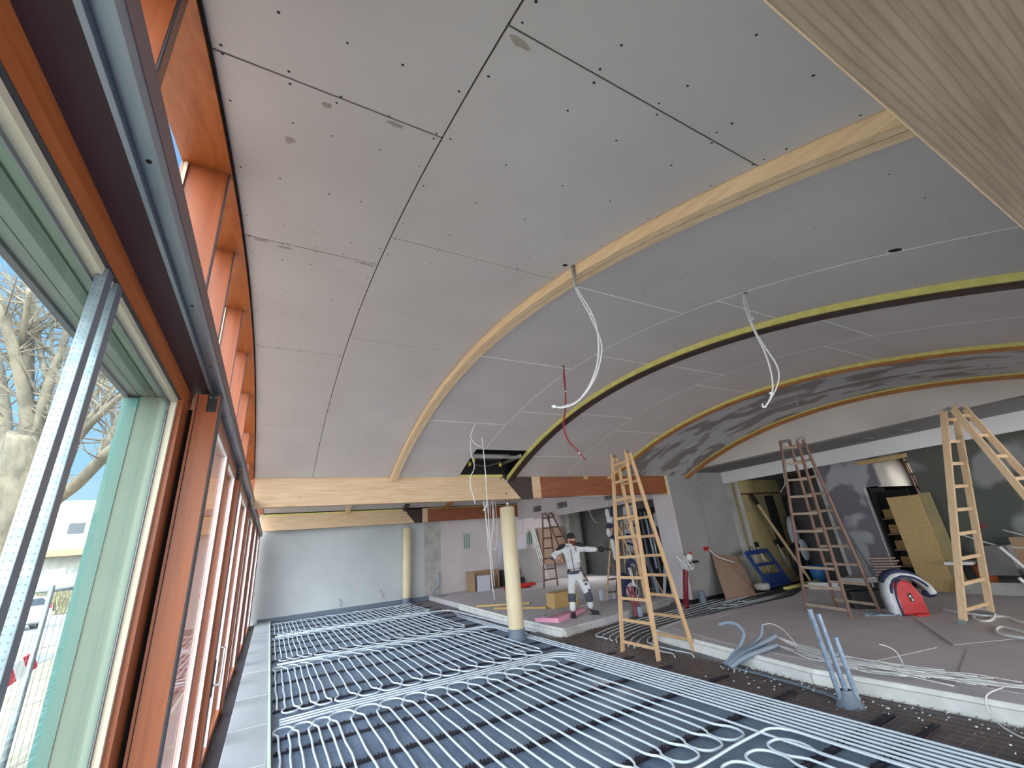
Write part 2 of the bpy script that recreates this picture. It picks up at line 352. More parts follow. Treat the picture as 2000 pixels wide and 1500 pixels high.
# ceiling of the first vault: every board a slab with real joints between
b = B(); Y0, Y1 = .2, 8.28
bays = [(-.375, .507, [.2, 1.33, 2.81, 4.77, 6.77, Y1], .005), (.515, 1.862, [.2, .70, 2.38, 4.30, 6.38, Y1], .0035),
        (1.99, 3.468, [.2, 2.40, 4.30, 6.38, 7.30], .003), (3.472, 4.45, [.2, 2.01, 3.80, 5.88, 7.30], .003),
        (4.55, 5.998, [.2, 1.80, 3.74, 5.80, 7.5, Y1], .003), (6.002, 7.42, [.2, 2.30, 4.24, 6.35, Y1], .003),
        (7.5, 8.85, [.2, 1.1, 3.1, 5.1, 7.1, Y1], .003), (8.854, 10.2, [.2, 2.0, 4.0, 6.0, Y1], .003)]
for k, (xa, xb, ys, g) in enumerate(bays):
    b.cur = 3 if k >= 6 else 0
    for ya, yb in zip(ys[:-1], ys[1:]): arc_slab(b, xa, xb, ya + g, yb - g, 0, .0125)
b.cur = 0
arc_slab(b, 1.99, 3.28, 7.306, Y1, 0, .0125)
# backing of the joints: dark in the first bay, filled further on
b.cur = 1; arc_slab(b, -.375, 1.86, .2, Y1, .02, .03)
b.cur = 2; arc_slab(b, 1.99, 4.45, .2, 7.29, .004, .012); arc_slab(b, 1.99, 3.27, 7.3, Y1, .004, .012); arc_slab(b, 4.55, 10.2, .2, Y1, .004, .012)
b.cur = 1; arc_slab(b, -.375, 10.3, .2, Y1, .30, .31)
# narrow filled joint lines, chalk dust on them
for xa, y0_, y1_ in ((3.47, .2, 7.3), (6.0, .2, Y1), (8.85, .2, Y1)):
    b.cur = 2; arc_slab(b, xa - .006, xa + .006, y0_, y1_, -.0015, .004)
for xa, xb, ys in ((1.99, 3.47, (2.40, 4.30, 6.38)), (3.47, 4.45, (2.01, 3.80, 5.88)), (4.55, 6, (1.80, 3.74, 5.80, 7.5)), (6, 7.42, (2.3, 4.24, 6.35))):
    for y in ys: arc_slab(b, xa + .002, xb - .002, y - .008, y + .008, -.0015, .004)
# screw heads
b.cur = 1
for (xa, xb, ys, g) in bays[:5]:
    xs = [xa + .03, xa + (xb - xa) * .27, xa + (xb - xa) * .5, xa + (xb - xa) * .74, xb - .03]
    for ya, yb in zip(ys[:-1], ys[1:]):
        n = max(2, int((yb - ya) / .42)); rows = [ya + .025] + [ya + (yb - ya) * (i + .5) / n for i in range(n)] + [yb - .025]
        for y in rows:
            for x in (xs if rows.index(y) in (0, len(rows) - 1) else xs[::1]):
                x_ = x + random.uniform(-.03, .03) * (0 if x in (xs[0], xs[-1]) else 1); y_ = y + random.uniform(-.02, .02)
                if y_ < .25 or y_ > 8.2 or (x_ > 3.2 and y_ > 7.25): continue
                sl_ = -(y_ - 4.25) / RA
                b.disc((x_, y_, zc(y_) - .0012), (0, sl_, -1), random.uniform(.0045, .0065), 7)
# torn paper spots along the joints
b.cur = 4
for cx, cy, rx, ry in ((.30, 1.36, .05, .014), (-.27, 2.83, .05, .02), (.41, 2.84, .09, .012), (.575, .735, .045, .02), (.02, 1.40, .02, .02), (-.13, 2.86, .045, .022), (-.12, 1.72, .025, .03)):
    nn = 11; pts = []
    for j in range(nn):
        a = 2 * PI * j / nn; q = random.uniform(.6, 1.15); y = cy + ry * q * math.sin(a); pts.append((cx + rx * q * math.cos(a), y, zc(y) - .0016))
    b.add(pts, [tuple(range(nn))])
# round spotlight hole and small cable holes
b.cur = 1
for (x, y, r) in ((3.43, .74, .036), (1.80, 2.13, .02), (3.49, 1.76, .02), (3.28, 4.25, .02)):
    b.disc((x, y, zc(y) - .0015), (0, -(y - 4.25) / RA, -1), r, 16)
b.cur = 2
cx, cy = 3.43, .74
for j in range(16):
    a0 = 2 * PI * j / 16; a1 = 2 * PI * (j + 1) / 16
    b.add([(cx + r * math.cos(a), cy + r * math.sin(a), zc(cy + r * math.sin(a)) - .0018) for a, r in ((a0, .036), (a1, .036), (a1, .042), (a0, .042))], [(0, 1, 2, 3)])
struct(b.obj('ceiling', ['gypsum', 'void', 'filler', 'compound', 'brownpaper'], base=(0, 0, 0)))

# ceiling of the second vault and flat parts
b = B()
for xa, xb in ((-.38, 1.0), (1.006, 2.3), (2.44, 4.5), (4.506, 6.2), (6.3, 9.69)): arc_slab(b, xa, xb, 8.52, 17.35, 0, .0125, zc2)
b.cur = 1; arc_slab(b, -.38, 9.69, 8.52, 17.35, .02, .03, zc2)
struct(b.obj('ceiling', ['gypsum', 'void'], base=(0, 0, 0)))
b = B(); b.box(9.75, 15, 8.9, 17.9, 3.0, 3.05); b.box(11.86, 15, -5, 8.9, 2.98, 3.03); b.box(-.6, 11.8, -5, -.25, 3.25, 3.3); struct(b.obj('ceiling', 'darkwall', base=(0, 0, 0)))
b = B(); b.box(-.62, 15.2, -5.1, 18.1, 4.36, 4.5); struct(b.obj('roof_slab', 'darkwall', base=(0, 0, 0)))

# roof hole contents
t = thing('ventilation_duct', (3.8, 7.7, 3.5), 'zinc ventilation duct seen through the open hole in the board ceiling', 'duct')
b = B()
pts = [(3.32, y, 3.62) for y in (7.2, 8.24)]
b.box(3.36, 4.2, 7.25, 7.62, 3.62, 3.66); b.box(3.36, 4.2, 7.70, 8.1, 3.50, 3.54); b.obj('duct_panel', 'duct', t)
b = B(); b.box(3.3, 4.42, 7.63, 7.67, 3.44, 3.50); b.box(4.24, 4.27, 7.3, 8.2, 3.4, 3.46); b.obj('support_rail', 'steel', t)
b = B(); b.tube(smooth([(3.42, 7.9, 3.42), (3.6, 7.98, 3.36), (3.85, 8.0, 3.36), (4.1, 7.93, 3.42)]), .022, 8); b.obj('hose', 'gasket', t)
for p in ((3.45, 7.85, 3.44), (3.40, 7.95, 3.38), (4.12, 7.98, 3.38)):
    b = B(); b.lathe(p, [(.0, -.04), (.03, -.04), (.035, 0), (.03, .05), (0, .05)], 10); b.obj('end_cap', 'yellowtape', t)

# ------------------------------------------------------------------ roof ribs and beams
def rib(x0, x1, depth, m1, label, strip=None, f=zc, ya=.16, yb=8.3, name='roof_rib', top=0):
    t = thing(name, ((x0 + x1) / 2, yb, f(yb) - depth), label, 'beam', 'arched roof ribs')
    b = B(); arc_slab(b, x0, x1, ya, yb, -depth, .05, f, .1); b.obj('timber', m1, t)
    if m1 == 'spruce_y' and f is zc:
        b = B(); arc_slab(b, x0 + .058, x0 + .0605, ya, yb, -depth - .0008, -depth + .001, f, .1); b.obj('glue_joint', 'rebar', t)
    if strip:
        b = B(); arc_slab(b, x0 - strip[0], x0 - .001, ya, yb, -strip[1], .01, f, .1); b.obj('edge_strip', strip[2], t)
    return t
rib(1.868, 1.99, .088, 'spruce_y', 'pale new spruce rib arching across the ceiling, nearest the windows')
rib(4.45, 4.585, .085, 'dark_y', 'dark brown rib edged with a yellow foam strip', (.03, .062, 'foam_y'))
rib(7.42, 7.52, .085, 'old_y', 'orange varnished rib in front of the patchy plastered ceiling bay', (.012, .05, 'foam_y'))
rib(10.17, 10.3, .085, 'old_y', 'orange varnished rib bordering the white gable wall', (.012, .03, 'foam_y'))
rib(2.3, 2.44, .10, 'spruce_y', 'short stretch of pale rib above the second cross beam', None, zc2, 8.52, 17.35)
rib(6.22, 6.36, .12, 'old_y', 'orange rib beyond the first cross beam, left of the ceiling cables', None, zc2, 8.52, 17.35)
rib(4.45, 4.58, .10, 'dark_y', 'dark rib running to the steel joint of the second cross beam', None, zc2, 8.52, 17.35)

def beam(y0, y1, zb, zt, x_a, x_cut, x_end, lab1, lab2, zslope=0, k=1.0):
    t = thing('glulam_beam', ((x_a + x_cut) / 2, y0, zb), lab1, 'beam')
    b = B(); c = x_cut; d = .40 * k
    b.quadslab([(x_a, y0, zb), (c + d, y0, zb), (c - .02, y0, zt - .03), (c - .02, y0, zt), (x_a, y0, zt)], (0, y1 - y0, 0)); b.obj('timber', 'spruce_x', t)
    b = B(); b.box(x_a, c - .03, y0 - .012, y0 - .001, zt - .03, zt + .02); b.obj('edge_strip', 'foam_y', t)
    for dx, dz in ((c + .03, zb + .12),):
        b = B(); b.tube([(dx, y0 - .02, dz), (dx, y0 - .0005, dz)], .022, 10); b.obj('bolt', 'plate', t)
    t2 = thing('steel_beam_joint', (c + .4, y0, zb), lab2[0], 'bracket')
    b = B(); b.quadslab([(c - .10, y0 - .01, zt - .10), (c - .02, y0 - .01, zt + .02), (c + .70, y0 - .01, zt - .02), (c + .70, y0 - .01, zb), (c + .42, y0 - .01, zb), (c - .02, y0 - .01, zt - .04)], (0, y1 - y0 + .0, 0)); b.obj('plate', 'dark_steel', t2)
    b = B(); b.tube([(c + .05, y0 - .035, zt - .12), (c + .05, y0 - .011, zt - .12)], .025, 10); b.obj('bolt', 'steel', t2)
    t3 = thing('old_glulam_beam', ((c + .7 + x_end) / 2, y0, zb), lab2[1], 'beam')
    b = B(); b.box(c + .93, x_end - .06, y0, y1, zb + .02, zt); b.obj('timber', 'old_x', t3)
    b = B(); b.box(c + .705, c + .925, y0 - .02, y1, zb, zt + .01); b.obj('end_board', 'spruce_x', t3)
    b = B(); b.box(x_end - .055, x_end, y0 - .01, y1, zb - .01, zt + .01); b.box(c + .93, x_end - .06, y0 - .012, y0 - .001, zt, zt + .02); b.obj('edge_strip', 'foam_y', t3)
    if k == 1.0:
        for x in (6.55, 7.3): 
            b = B(); b.box(x, x + .12, y0 - .02, y0 - .001, zt - .10, zt); b.obj('block', 'osb', t3)
beam(8.3, 8.5, 2.69, 3.20, -.36, 4.35, 9.40, 'pale new glued timber beam resting above the near cream column',
     ('dark brown steel joint with a mitred end above the near column', 'reddish brown old glued beam between the steel joint and the grey pillar'))
beam(17.4, 17.6, 2.89, 3.42, -.42, 4.55, 10.2, 'pale glued timber beam along the far plastered wall',
     ('dark brown steel joint above the far column', 'reddish brown old beam along the far wall, behind the hanging cables'), k=1.0001)
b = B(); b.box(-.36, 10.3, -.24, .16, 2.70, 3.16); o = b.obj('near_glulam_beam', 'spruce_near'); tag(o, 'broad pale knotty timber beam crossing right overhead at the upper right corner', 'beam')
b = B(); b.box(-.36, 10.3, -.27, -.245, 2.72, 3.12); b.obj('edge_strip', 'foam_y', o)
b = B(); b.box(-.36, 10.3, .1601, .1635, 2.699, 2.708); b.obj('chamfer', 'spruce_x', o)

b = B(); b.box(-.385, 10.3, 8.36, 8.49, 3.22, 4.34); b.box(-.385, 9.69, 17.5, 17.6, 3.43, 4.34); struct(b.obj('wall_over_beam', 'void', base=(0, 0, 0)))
# ------------------------------------------------------------------ floor
b = B(); b.box(-.30, 4.80, -5, 17.8, -.06, 0); struct(b.obj('floor', 'membrane', base=(0, 0, 0)))
b = B(); b.box(4.80, 15, -5, 17.8, -.06, 0); struct(b.obj('floor', 'membrane2', base=(0, 0, 0)))
# dark skirting of film along far wall
b = B(); b.box(-.2, 5.7, 17.72, 17.79, 0, .15); b.box(5.7, 7.0, 17.6, 17.79, 0, .12); struct(b.obj('baseboard_far', 'collar', base=(0, 0, 0)))
# raised screed areas
Z = .15
s1 = [(6.10, 6.30), (5.92, 5.2), (5.60, 3.42), (5.66, 2.6), (5.70, 1.75), (5.72, -4.9), (14.6, -4.9), (14.6, 5.9), (11.7, 6.75), (10.4, 6.33), (6.97, 6.50)]
b = B(); b.quadslab([(x, y, 0) for x, y in s1], (0, 0, Z)); struct(b.obj('floor', 'slab', base=(0, 0, 0)))
s2 = [(5.17, 7.85), (6.35, 8.0), (9.0, 8.75), (9.4, 8.9), (14.6, 8.9), (14.6, 17.75), (5.6, 17.75), (5.42, 13.9), (5.2, 10.2)]
b = B(); b.quadslab([(x, y, 0) for x, y in s2], (0, 0, Z)); struct(b.obj('floor', 'slab', base=(0, 0, 0)))
def strip(pts, w, z0, z1, mname, label, name='foam_edge_strip', dx=-1):
    t = thing(name, (pts[0][0], pts[0][1], z0), label, 'edge strip')
    b = B()
    for (xa, ya), (xb, yb) in zip(pts[:-1], pts[1:]):
        d = V((xb - xa, yb - ya, 0)).normalized(); n = V((-d.y, d.x, 0)) * dx
        b.quadslab([V((xa, ya, z0)), V((xb, yb, z0)), V((xb, yb, z0)) + n * w, V((xa, ya, z0)) + n * w], (0, 0, z1 - z0))
    b.obj('upright', mname, t)
    b = B()
    for (xa, ya), (xb, yb) in zip(pts[:-1], pts[1:]):
        d = V((xb - xa, yb - ya, 0)).normalized(); n = V((-d.y, d.x, 0)) * dx
        b.quadslab([V((xa, ya, z0)) + n * w, V((xb, yb, z0)) + n * w, V((xb, yb, z0)) + n * w * 2.4, V((xa, ya, z0)) + n * w * 2.4], (0, 0, (z1 - z0) * .72))
    b.obj('foot', mname, t)
    return t
strip(s1[:6], .028, 0, Z + .008, 'foamw', 'long white foam strip edging the raised floor, in front of the cable bundle', dx=-1)
strip([(5.17, 7.85), (5.2, 10.2), (5.42, 13.9)][::-1], .03, 0, Z + .006, 'foamw', 'white foam strip edging the raised floor beside the near column', dx=-1)
strip([(6.97, 6.5), (6.1, 6.3)], .025, 0, Z + .005, 'foamw', 'short white foam strip on the corner of the raised floor under the front ladder', dx=-1)
strip([(9.0, 8.74), (5.17, 7.84)], .03, 0, Z + .004, 'roughplaster', 'pale grey strip on the floor edge at the man\'s feet', dx=1)
# cardboard / fleece lanes
def sheet(pts, z, mname, label, th=.006, name='floor_cardboard'):
    b = B(); b.quadslab([(x, y, z) for x, y in pts], (0, 0, th)); return tag(b.obj(name, mname), label, 'floor covering', 'cardboard sheets on the raised floor')
sheet([(6.35, 6.15), (6.02, 4.9), (5.85, 3.2), (7.3, 2.85), (9.3, 4.0), (10.0, 5.9)], Z + .001, 'card', 'large brown sheet on the raised floor under the brown ladder')
sheet([(6.0, 2.3), (6.0, .6), (8.2, .4), (8.4, 2.2), (7.4, 2.6)], Z + .001, 'card', 'brown sheet on the raised floor in the near right corner')
sheet([(7.5, 2.75), (8.6, 2.15), (10.7, 1.6), (10.6, 3.7), (9.4, 3.9)], Z + .008, 'card', 'brown sheet with a lifted edge under the right hand ladder')
# film-wrapped ledge along the windows
t = thing('wrapped_window_ledge', (-.03, 8, 0), 'low ledge wrapped in pale film along the foot of the windows', 'ledge')
b = B(); b.box(-.235, .150, -4, 17.35, 0, .10); b.obj('ledge', 'film', t, bevel=.01)
b = B(); b.box(.152, .182, -4, 17.3, 0, .115); b.obj('foam_edge', 'edgefoam', t)
for y in (2.4, 4.6, 5.35, 6.55, 7.9, 9.6, 11.9, 14.3):
    b = B(); b.box(-.236, .151, y, y + .012, .1005, .103); b.obj('film_seam', 'edgefoam', t)
b = B(); b.box(-.33, -.236, -4, 17.6, 0, .028); struct(b.obj('baseboard_left', 'gasket', base=(0, 0, 0)))

# ------------------------------------------------------------------ underfloor heating
def serp(xs, yt, yb, first_top=True, z=.038, j=.010, up=.35, dn=.33):
    """back-and-forth pipe: legs at xs between the outermost clip rails, bulb-shaped turns beyond them"""
    pts = []
    for i, x in enumerate(xs):
        a, c = (yb, yt) if (i % 2 == 0) == first_top else (yt, yb)
        for k in range(9):
            pts.append((x + (random.uniform(-j, j) if 0 < k < 8 else 0), a + (c - a) * k / 8, z + random.uniform(0, .002)))
        if i < len(xs) - 1:
            x2 = xs[i + 1]; w_ = abs(x2 - x); hw = w_ * .5 + min(.055, w_ * .38); cx = (x + x2) / 2; top = c == yt
            s_ = 1 if top else -1; ln = (up if top else dn) * (1 if w_ > .12 else .8); g = -1 if x < x2 else 1
            for fx, fy in ((.98, .30), (1.08, .52), (1.0, .74), (.70, .92), (.30, .99), (-.30, .99), (-.70, .92), (-1.0, .74), (-1.08, .52), (-.98, .30)):
                pts.append((cx + g * hw * fx, c + s_ * ln * fy, z))
    return pts
HG = 'white heating pipe loops on the blue film'
def hpipe(pts, label, r=.0112, m_='pipe', name='heating_pipe', g=HG):
    b = B(); b.tube(smooth(pts, 2), r, 7); return tag(b.obj(name, m_), label, 'pipe', g)
def xs_of(x0, x1):
    xs = []; x = x0
    while x < x1: xs.append(x); x += .10 if x < .85 else .148
    return xs if len(xs) % 2 == 0 else xs[:-1]
xa_ = xs_of(.26, 4.18)
hpipe(serp(xa_, 6.22, 3.43) + [(xa_[-1], 2.9, .038), (xa_[-1], 1.8, .038), (xa_[-1], .9, .038)], 'looping white pipe of the near field, in front of the first separating run')
hpipe(serp([1.72 + .149 * k for k in range(16)], 2.555, .9), 'white pipe loops in the lower right corner of the photo')
hpipe(serp(xs_of(.26, 4.35), 9.72, 7.29), 'looping white pipe of the second field, left of the near column')
hpipe(serp(xs_of(.28, 4.55), 13.48, 10.80), 'looping white pipe of the third field')
hpipe(serp(xs_of(.30, 4.65), 16.75, 14.55), 'looping white pipe of the farthest field, by the plastered wall')
for i in range(8):       # bundle along the right edge of the near field
    x = 4.745 - i * .076
    ye = 8.0 if i < 3 else (7.9 - .2 * (i - 3) if i < 5 else 6.55)
    pts = [(x, y_, .036) for y_ in [0.6, 2, 3.5, 5, 6.2]]
    if i < 3: pts += [(x, 8.2, .036), (x + .05, 10.2 + i * .1, .036), (x + .12, 13 - i * .3, .036)]
    elif i < 6:
        yy = 6.87 - (i - 3) * .10; pts += [(x - .02, yy - .35, .036), (x - .14, yy - .1, .036), (x - .4, yy, .036), (2.5, yy - .03, .036), (1.2, yy, .036), (.28, yy - .06, .036)]
    else: pts += [(x - .01, 6.42, .036)]
    hpipe(pts, 'straight supply pipe in the bundle beside the rusty mesh, pipe %s from the mesh' % ['first', 'second', 'third', 'fourth', 'fifth', 'sixth', 'seventh', 'eighth', 'ninth'][i], g='supply pipe bundle')
for k, (yy, xe) in enumerate(((10.20, 4.75), (10.29, 4.82), (14.0, 5.0), (14.08, 5.05))):
    pts = [(.3, yy, .036), (2, yy + .02, .036), (xe - .7, yy, .036), (xe - .2, yy - .15, .036), (xe, yy - .9, .036), (xe - .03, 8.6, .036)]
    hpipe(pts, ['supply pipe between second and third field', 'supply pipe behind the one between second and third field', 'supply pipe between third and farthest field', 'supply pipe right in front of the farthest field'][k], g='supply pipes between the fields')
# diagonal return pipe in the lower right
hpipe([(1.0, 2.95, .05), (2.4, 2.97, .05), (3.12, 2.987, .05), (3.52, 3.024, .05), (3.91, 3.037, .05), (4.06, 3.02, .055), (4.16, 2.90, .05), (4.185, 2.6, .04), (4.19, 1.2, .038)], 'single white pipe curving between the two loop rows at lower right', r=.0115)
# clip rails
for y in (1.62, 2.235, 2.555, 3.43, 4.26, 5.04, 5.80, 6.22, 7.29, 7.84, 8.80, 9.72, 10.80, 11.72, 12.63, 13.48, 14.45, 15.44, 16.57):
    x1 = 5.17 if y < 5 else (5.05 if y < 7 else 4.85)
    if y == 7.29 or y > 8: x1 = 4.95 if y > 8 else 4.9
    b = B(); b.box(.215, x1, y - .016, y + .016, .001, .022)
    x = .23
    while x < x1:
        for s_ in (-1, 1):
            b.box(x, x + .016, y + s_ * .022 - .006, y + s_ * .022 + .006, .001, .027 if int(x * 1000) % 3 else .034)
        x += .034 if y < 5.5 else .10
    ordn = {1.62: 'nearest', 2.235: 'second nearest', 2.555: 'third nearest', 3.43: 'fourth nearest', 4.26: 'fifth nearest', 5.04: 'sixth nearest', 5.80: 'seventh nearest', 6.22: 'eighth nearest',
            7.29: 'first beyond the near loops', 7.84: 'second beyond the near loops', 8.80: 'third beyond the near loops', 9.72: 'last before the third field', 10.80: 'first in the third field', 11.72: 'second in the third field',
            12.63: 'third in the third field', 13.48: 'last in the third field', 14.45: 'first in the farthest field', 15.44: 'middle one in the farthest field', 16.57: 'last before the far wall'}[y]
    tag(b.obj('pipe_clip_rail', 'clip'), 'black toothed pipe clip rail, ' + ordn, 'clip rail', 'black clip rails across the heating pipes')
# rusty mesh mat
b = B()
x = 4.83
while x < 5.62: b.tube([(x, -1, .010), (x, 7.9, .012)], .0035, 4, cap=False); x += .10
y = -.9
while y < 7.9: b.tube([(4.80, y, .016), (5.62 if y < 6.2 else 6.9, y + random.uniform(-.01, .01), .016)], .0035, 4, cap=False); y += .10
o = tag(b.obj('reinforcement_mesh', 'rebar'), 'rusty reinforcing mesh lying beside the pipe bundle', 'wire mesh')
b = B()
for k in range(10): b.tube([(5.6, 6.72 + k * .13, .014), (11.2, 6.95 + k * .12, .014)], .0035, 4, cap=False)
x = 5.7
while x < 11: b.tube([(x, 6.65, .02), (x, 8.1, .02)], .0035, 4, cap=False); x += .15
tag(b.obj('reinforcement_mesh', 'rebar'), 'rusty reinforcing mesh in the passage beside the grey pillar', 'wire mesh')
for i in range(7):
    yy = 6.85 + i * .17
    pts = [(11.0 - i * .15, yy + .25, .03), (9.2, yy + .12, .03), (8.0, yy, .03), (6.6, yy - .12, .03), (5.9 - i * .05, yy - .35 - .02 * i, .03), (5.35 + .03 * i, yy - .75, .03)]
    hpipe(pts, 'grey heating pipe crossing the passage under the front ladder, %s from the raised floor' % ['first', 'second', 'third', 'fourth', 'fifth', 'sixth', 'seventh'][i], r=.009, m_='pipe', g='pipes in the passage by the grey pillar')
for i in range(3):
    a = 9.0 + i * .55
    hpipe([(11.9, 7.02 + i * .13, .035), (a + .6, 7.0 + i * .1, .035), (a, 7.2, .035), (a - .12, 7.36, .035), (a, 7.52, .035), (a + .6, 7.65, .035), (11.9, 7.72, .035)], 'pipe bend on the passage floor in front of the hardboard, %s bend from the left' % ['first', 'middle', 'last'][i], r=.009, g='pipe bends before the hardboard')
for i, (xe, ye) in enumerate(((5.35, 5.25), (5.52, 5.05))):
    hpipe([(7.2, 6.62 + .06 * i, .03), (6.3, 6.45 + .1 * i, .03), (5.75, 6.1 + .1 * i, .03), (xe + .12, ye + .45, .03), (xe + .14, ye + .18, .03), (xe, ye, .03)], ['thin white pipe end curling behind the front ladder foot', 'thin white pipe end curling furthest right of the front ladder'][i], r=.009, g='loose pipe ends by the ladder')

# ------------------------------------------------------------------ window wall (left)
WB = 'orange framed glazing of the left wall'
# head, rail, trims
t = thing('sliding_door_track', (-.36, 8, 2.70), 'long grey aluminium channel track above the sliding doors', 'track')
b = B(); b.box(-.389, -.377, -3, 17.3, 2.700, 2.745); b.box(-.377, -.341, -3, 17.3, 2.722, 2.745); b.box(-.341, -.329, -3, 17.3, 2.700, 2.745); b.obj('channel', 'alu', t)
b = B(); b.box(-.3785, -.3745, -3, 17.3, 2.712, 2.721); b.obj('inner_lip', 'alu_dark', t)
for y in (1.05, 1.75, 2.35, 3.2, 4.2): 
    b = B(); b.tube([(-.357, y, 2.7215), (-.357, y, 2.7205)], .006, 10); b.obj('screw_hole', 'void', t)
b = B(); b.box(-.50, -.327, -3, 17.6, 2.7452, 2.815); o = struct(b.obj('trim_1', 'brownstrip', base=(0, 0, 0)))
b = B(); b.box(-.56, -.389, -3, 17.6, 2.72, 2.745); struct(b.obj('trim_2', 'purplewood', base=(0, 0, 0)))
# wall above the clerestory up to the roof, and the outer wall shell
def arched_wall(x0, x1, ya, yb, f, off, ztop, mname):
    b = B(); n = 40
    for i in range(n):
        y0_ = ya + (yb - ya) * i / n; y1_ = ya + (yb - ya) * (i + 1) / n
        z0_, z1_ = f(y0_) + off, f(y1_) + off
        vs = [(x, y, z) for x in (x0, x1) for (y, z) in ((y0_, z0_), (y1_, z1_), (y1_, ztop), (y0_, ztop))]
        b.add(vs, [(0, 1, 2, 3), (7, 6, 5, 4), (0, 4, 5, 1), (2, 6, 7, 3)])
    return b
struct(arched_wall(-.60, -.385, .16, 8.28, zc, .0, 4.4, 'x').obj('wall_left', 'white', base=(0, 0, 0)))
struct(arched_wall(-.60, -.385, 8.28, 17.7, lambda y: max(zc2(min(max(y, 8.55), 17.35)), 3.2), 0, 4.4, 'x').obj('wall_left', 'white', base=(0, 0, 0)))
b = B(); b.box(-.60, -.385, -5, .16, 2.82, 4.4); b.box(-.60, -.40, -5, -3.0, -.05, 2.8); struct(b.obj('wall_left', 'white', base=(0, 0, 0)))
# clerestory
def clerestory(idx, ya, yb, f, posts, label):
    t = bpy.data.objects.new('window_%d' % idx, None); COL.objects.link(t); t.location = (-.48, (ya + yb) / 2, 2.82); struct(t)
    b = B(); arc_slab(b, -.60, -.386, ya, yb, -.028, -.001, f, .12); b.obj('arched_head', 'orangewood_y', t)
    b = B(); b.box(-.60, -.42, ya, yb, 2.816, 2.84); b.obj('sill', 'orangewood_y', t)
    for y in posts:
        b = B(); zt = f(y + .03) - .028; xr_ = -.40 if y < 2.5 else -.45; b.box(-.60, xr_, y, y + .065, 2.84, zt); b.obj('post', 'orangewood_z', t)
        b = B(); b.box(xr_ + .0002, xr_ + .005, y + .001, y + .012, 2.84, zt - .01); b.obj('post_edge', 'gasket', t)
    P = [ya] + list(posts) + [yb]
    for p, q in zip(P[:-1], P[1:]):
        a, c = p + (.066 if p in posts else 0), q - .001
        if c - a < .2: continue
        b = B(); n = 8; vs = []
        for i in range(n + 1):
            y = a + (c - a) * i / n; vs += [(-.585, y, 2.841), (-.585, y, f(y) - .03)]
        b.add(vs, [(2 * i, 2 * i + 2, 2 * i + 3, 2 * i + 1) for i in range(n)]); b.obj('pane', 'glass2', t)
        b = B(); b.box(-.584, -.570, a, c, 2.841, 2.862); b.box(-.584, -.570, a, a + .012, 2.862, f(a) - .04); b.box(-.584, -.570, c - .012, c, 2.862, f(c) - .04); b.obj('glazing_bead', 'bead', t)
clerestory(1, .17, 8.28, zc, [1.05, 2.12, 3.03, 3.99, 4.9, 5.9, 6.95, 7.8], '')
clerestory(2, 8.56, 17.35, zc2, [9.6, 10.7, 11.8, 12.9, 14.0, 15.1, 16.2], '')
b = B(); arc_slab(b, -.3845, -.376, .18, 8.27, -.012, -.001, zc, .12); struct(b.obj('trim_3', 'void', base=(0, 0, 0)))

b = B(); b.box(-.62, -.331, 2.705, 17.5, -.05, .028); struct(b.obj('trim_9', 'gasket', base=(0, 0, 0)))
# near fixed window
t = bpy.data.objects.new('window_3', None); COL.objects.link(t); t.location = (-.51, 0, 0); struct(t)
b = B(); b.box(-.535, -.488, -2.9, 2.86, 2.62, 2.7195); b.obj('head', 'orangewood_y', t)
b = B(); b.box(-.535, -.478, 2.582, 2.762, .05, 2.6195); b.obj('jamb', 'orangewood_z', t)
b = B(); b.box(-.535, -.458, 2.765, 2.86, .05, 2.6195); b.obj('dark_gap_filler', 'void', t)  # added black block standing in for the dark gap beside the jamb
b = B(); b.box(-.525, -.500, -2.9, 2.58, 2.592, 2.6195); b.box(-.525, -.500, 2.556, 2.5815, .05, 2.592); b.obj('glazing_bead', 'bead', t)
b = B(); b.box(-.499, -.4885, -2.9, 2.582, 2.6160, 2.6195); b.obj('seal', 'gasket', t)
b = B(); b.box(-.531, -.527, -2.9, 2.58, 2.578, 2.592); b.box(-.531, -.527, 2.545, 2.556, .05, 2.58); b.obj('spacer', 'alu_dark', t)
b = B(); b.box(-.535, -.531, -2.9, 2.575, .05, 2.62); b.obj('pane', 'glass', t)
b = B(); b.box(-.56, -.48, -2.9, 2.70, -.0, .05); b.obj('sill', 'orangewood_y', t)
# outside reveal
t = thing('outer_window_surround', (-.62, 1, 2.62), 'pale green outer surround seen through the near window', 'window surround')
b = B(); b.box(-.585, -.537, -3, 2.70, 2.622, 2.66); b.obj('soffit_board', 'reveal', t)
b = B(); b.box(-.618, -.586, -3, 2.70, 2.615, 2.66); b.obj('soffit_board', 'reveal2', t)
b = B(); b.box(-.655, -.619, -3, 2.70, 2.62, 2.66); b.box(-.688, -.656, -3, 2.70, 2.618, 2.66); b.obj('soffit_board', 'reveal3', t)
b = B(); b.box(-.709, -.689, -3, 2.72, 2.605, 2.70); b.obj('drip_edge', 'lip', t)
b = B(); b.box(-.650, -.537, 2.565, 2.66, -.25, 2.615); b.obj('jamb', 'reveal', t)
b = B(); b.box(-.709, -.6505, 2.560, 2.66, -.25, 2.604); b.obj('jamb_edge', 'reveal_teal', t)

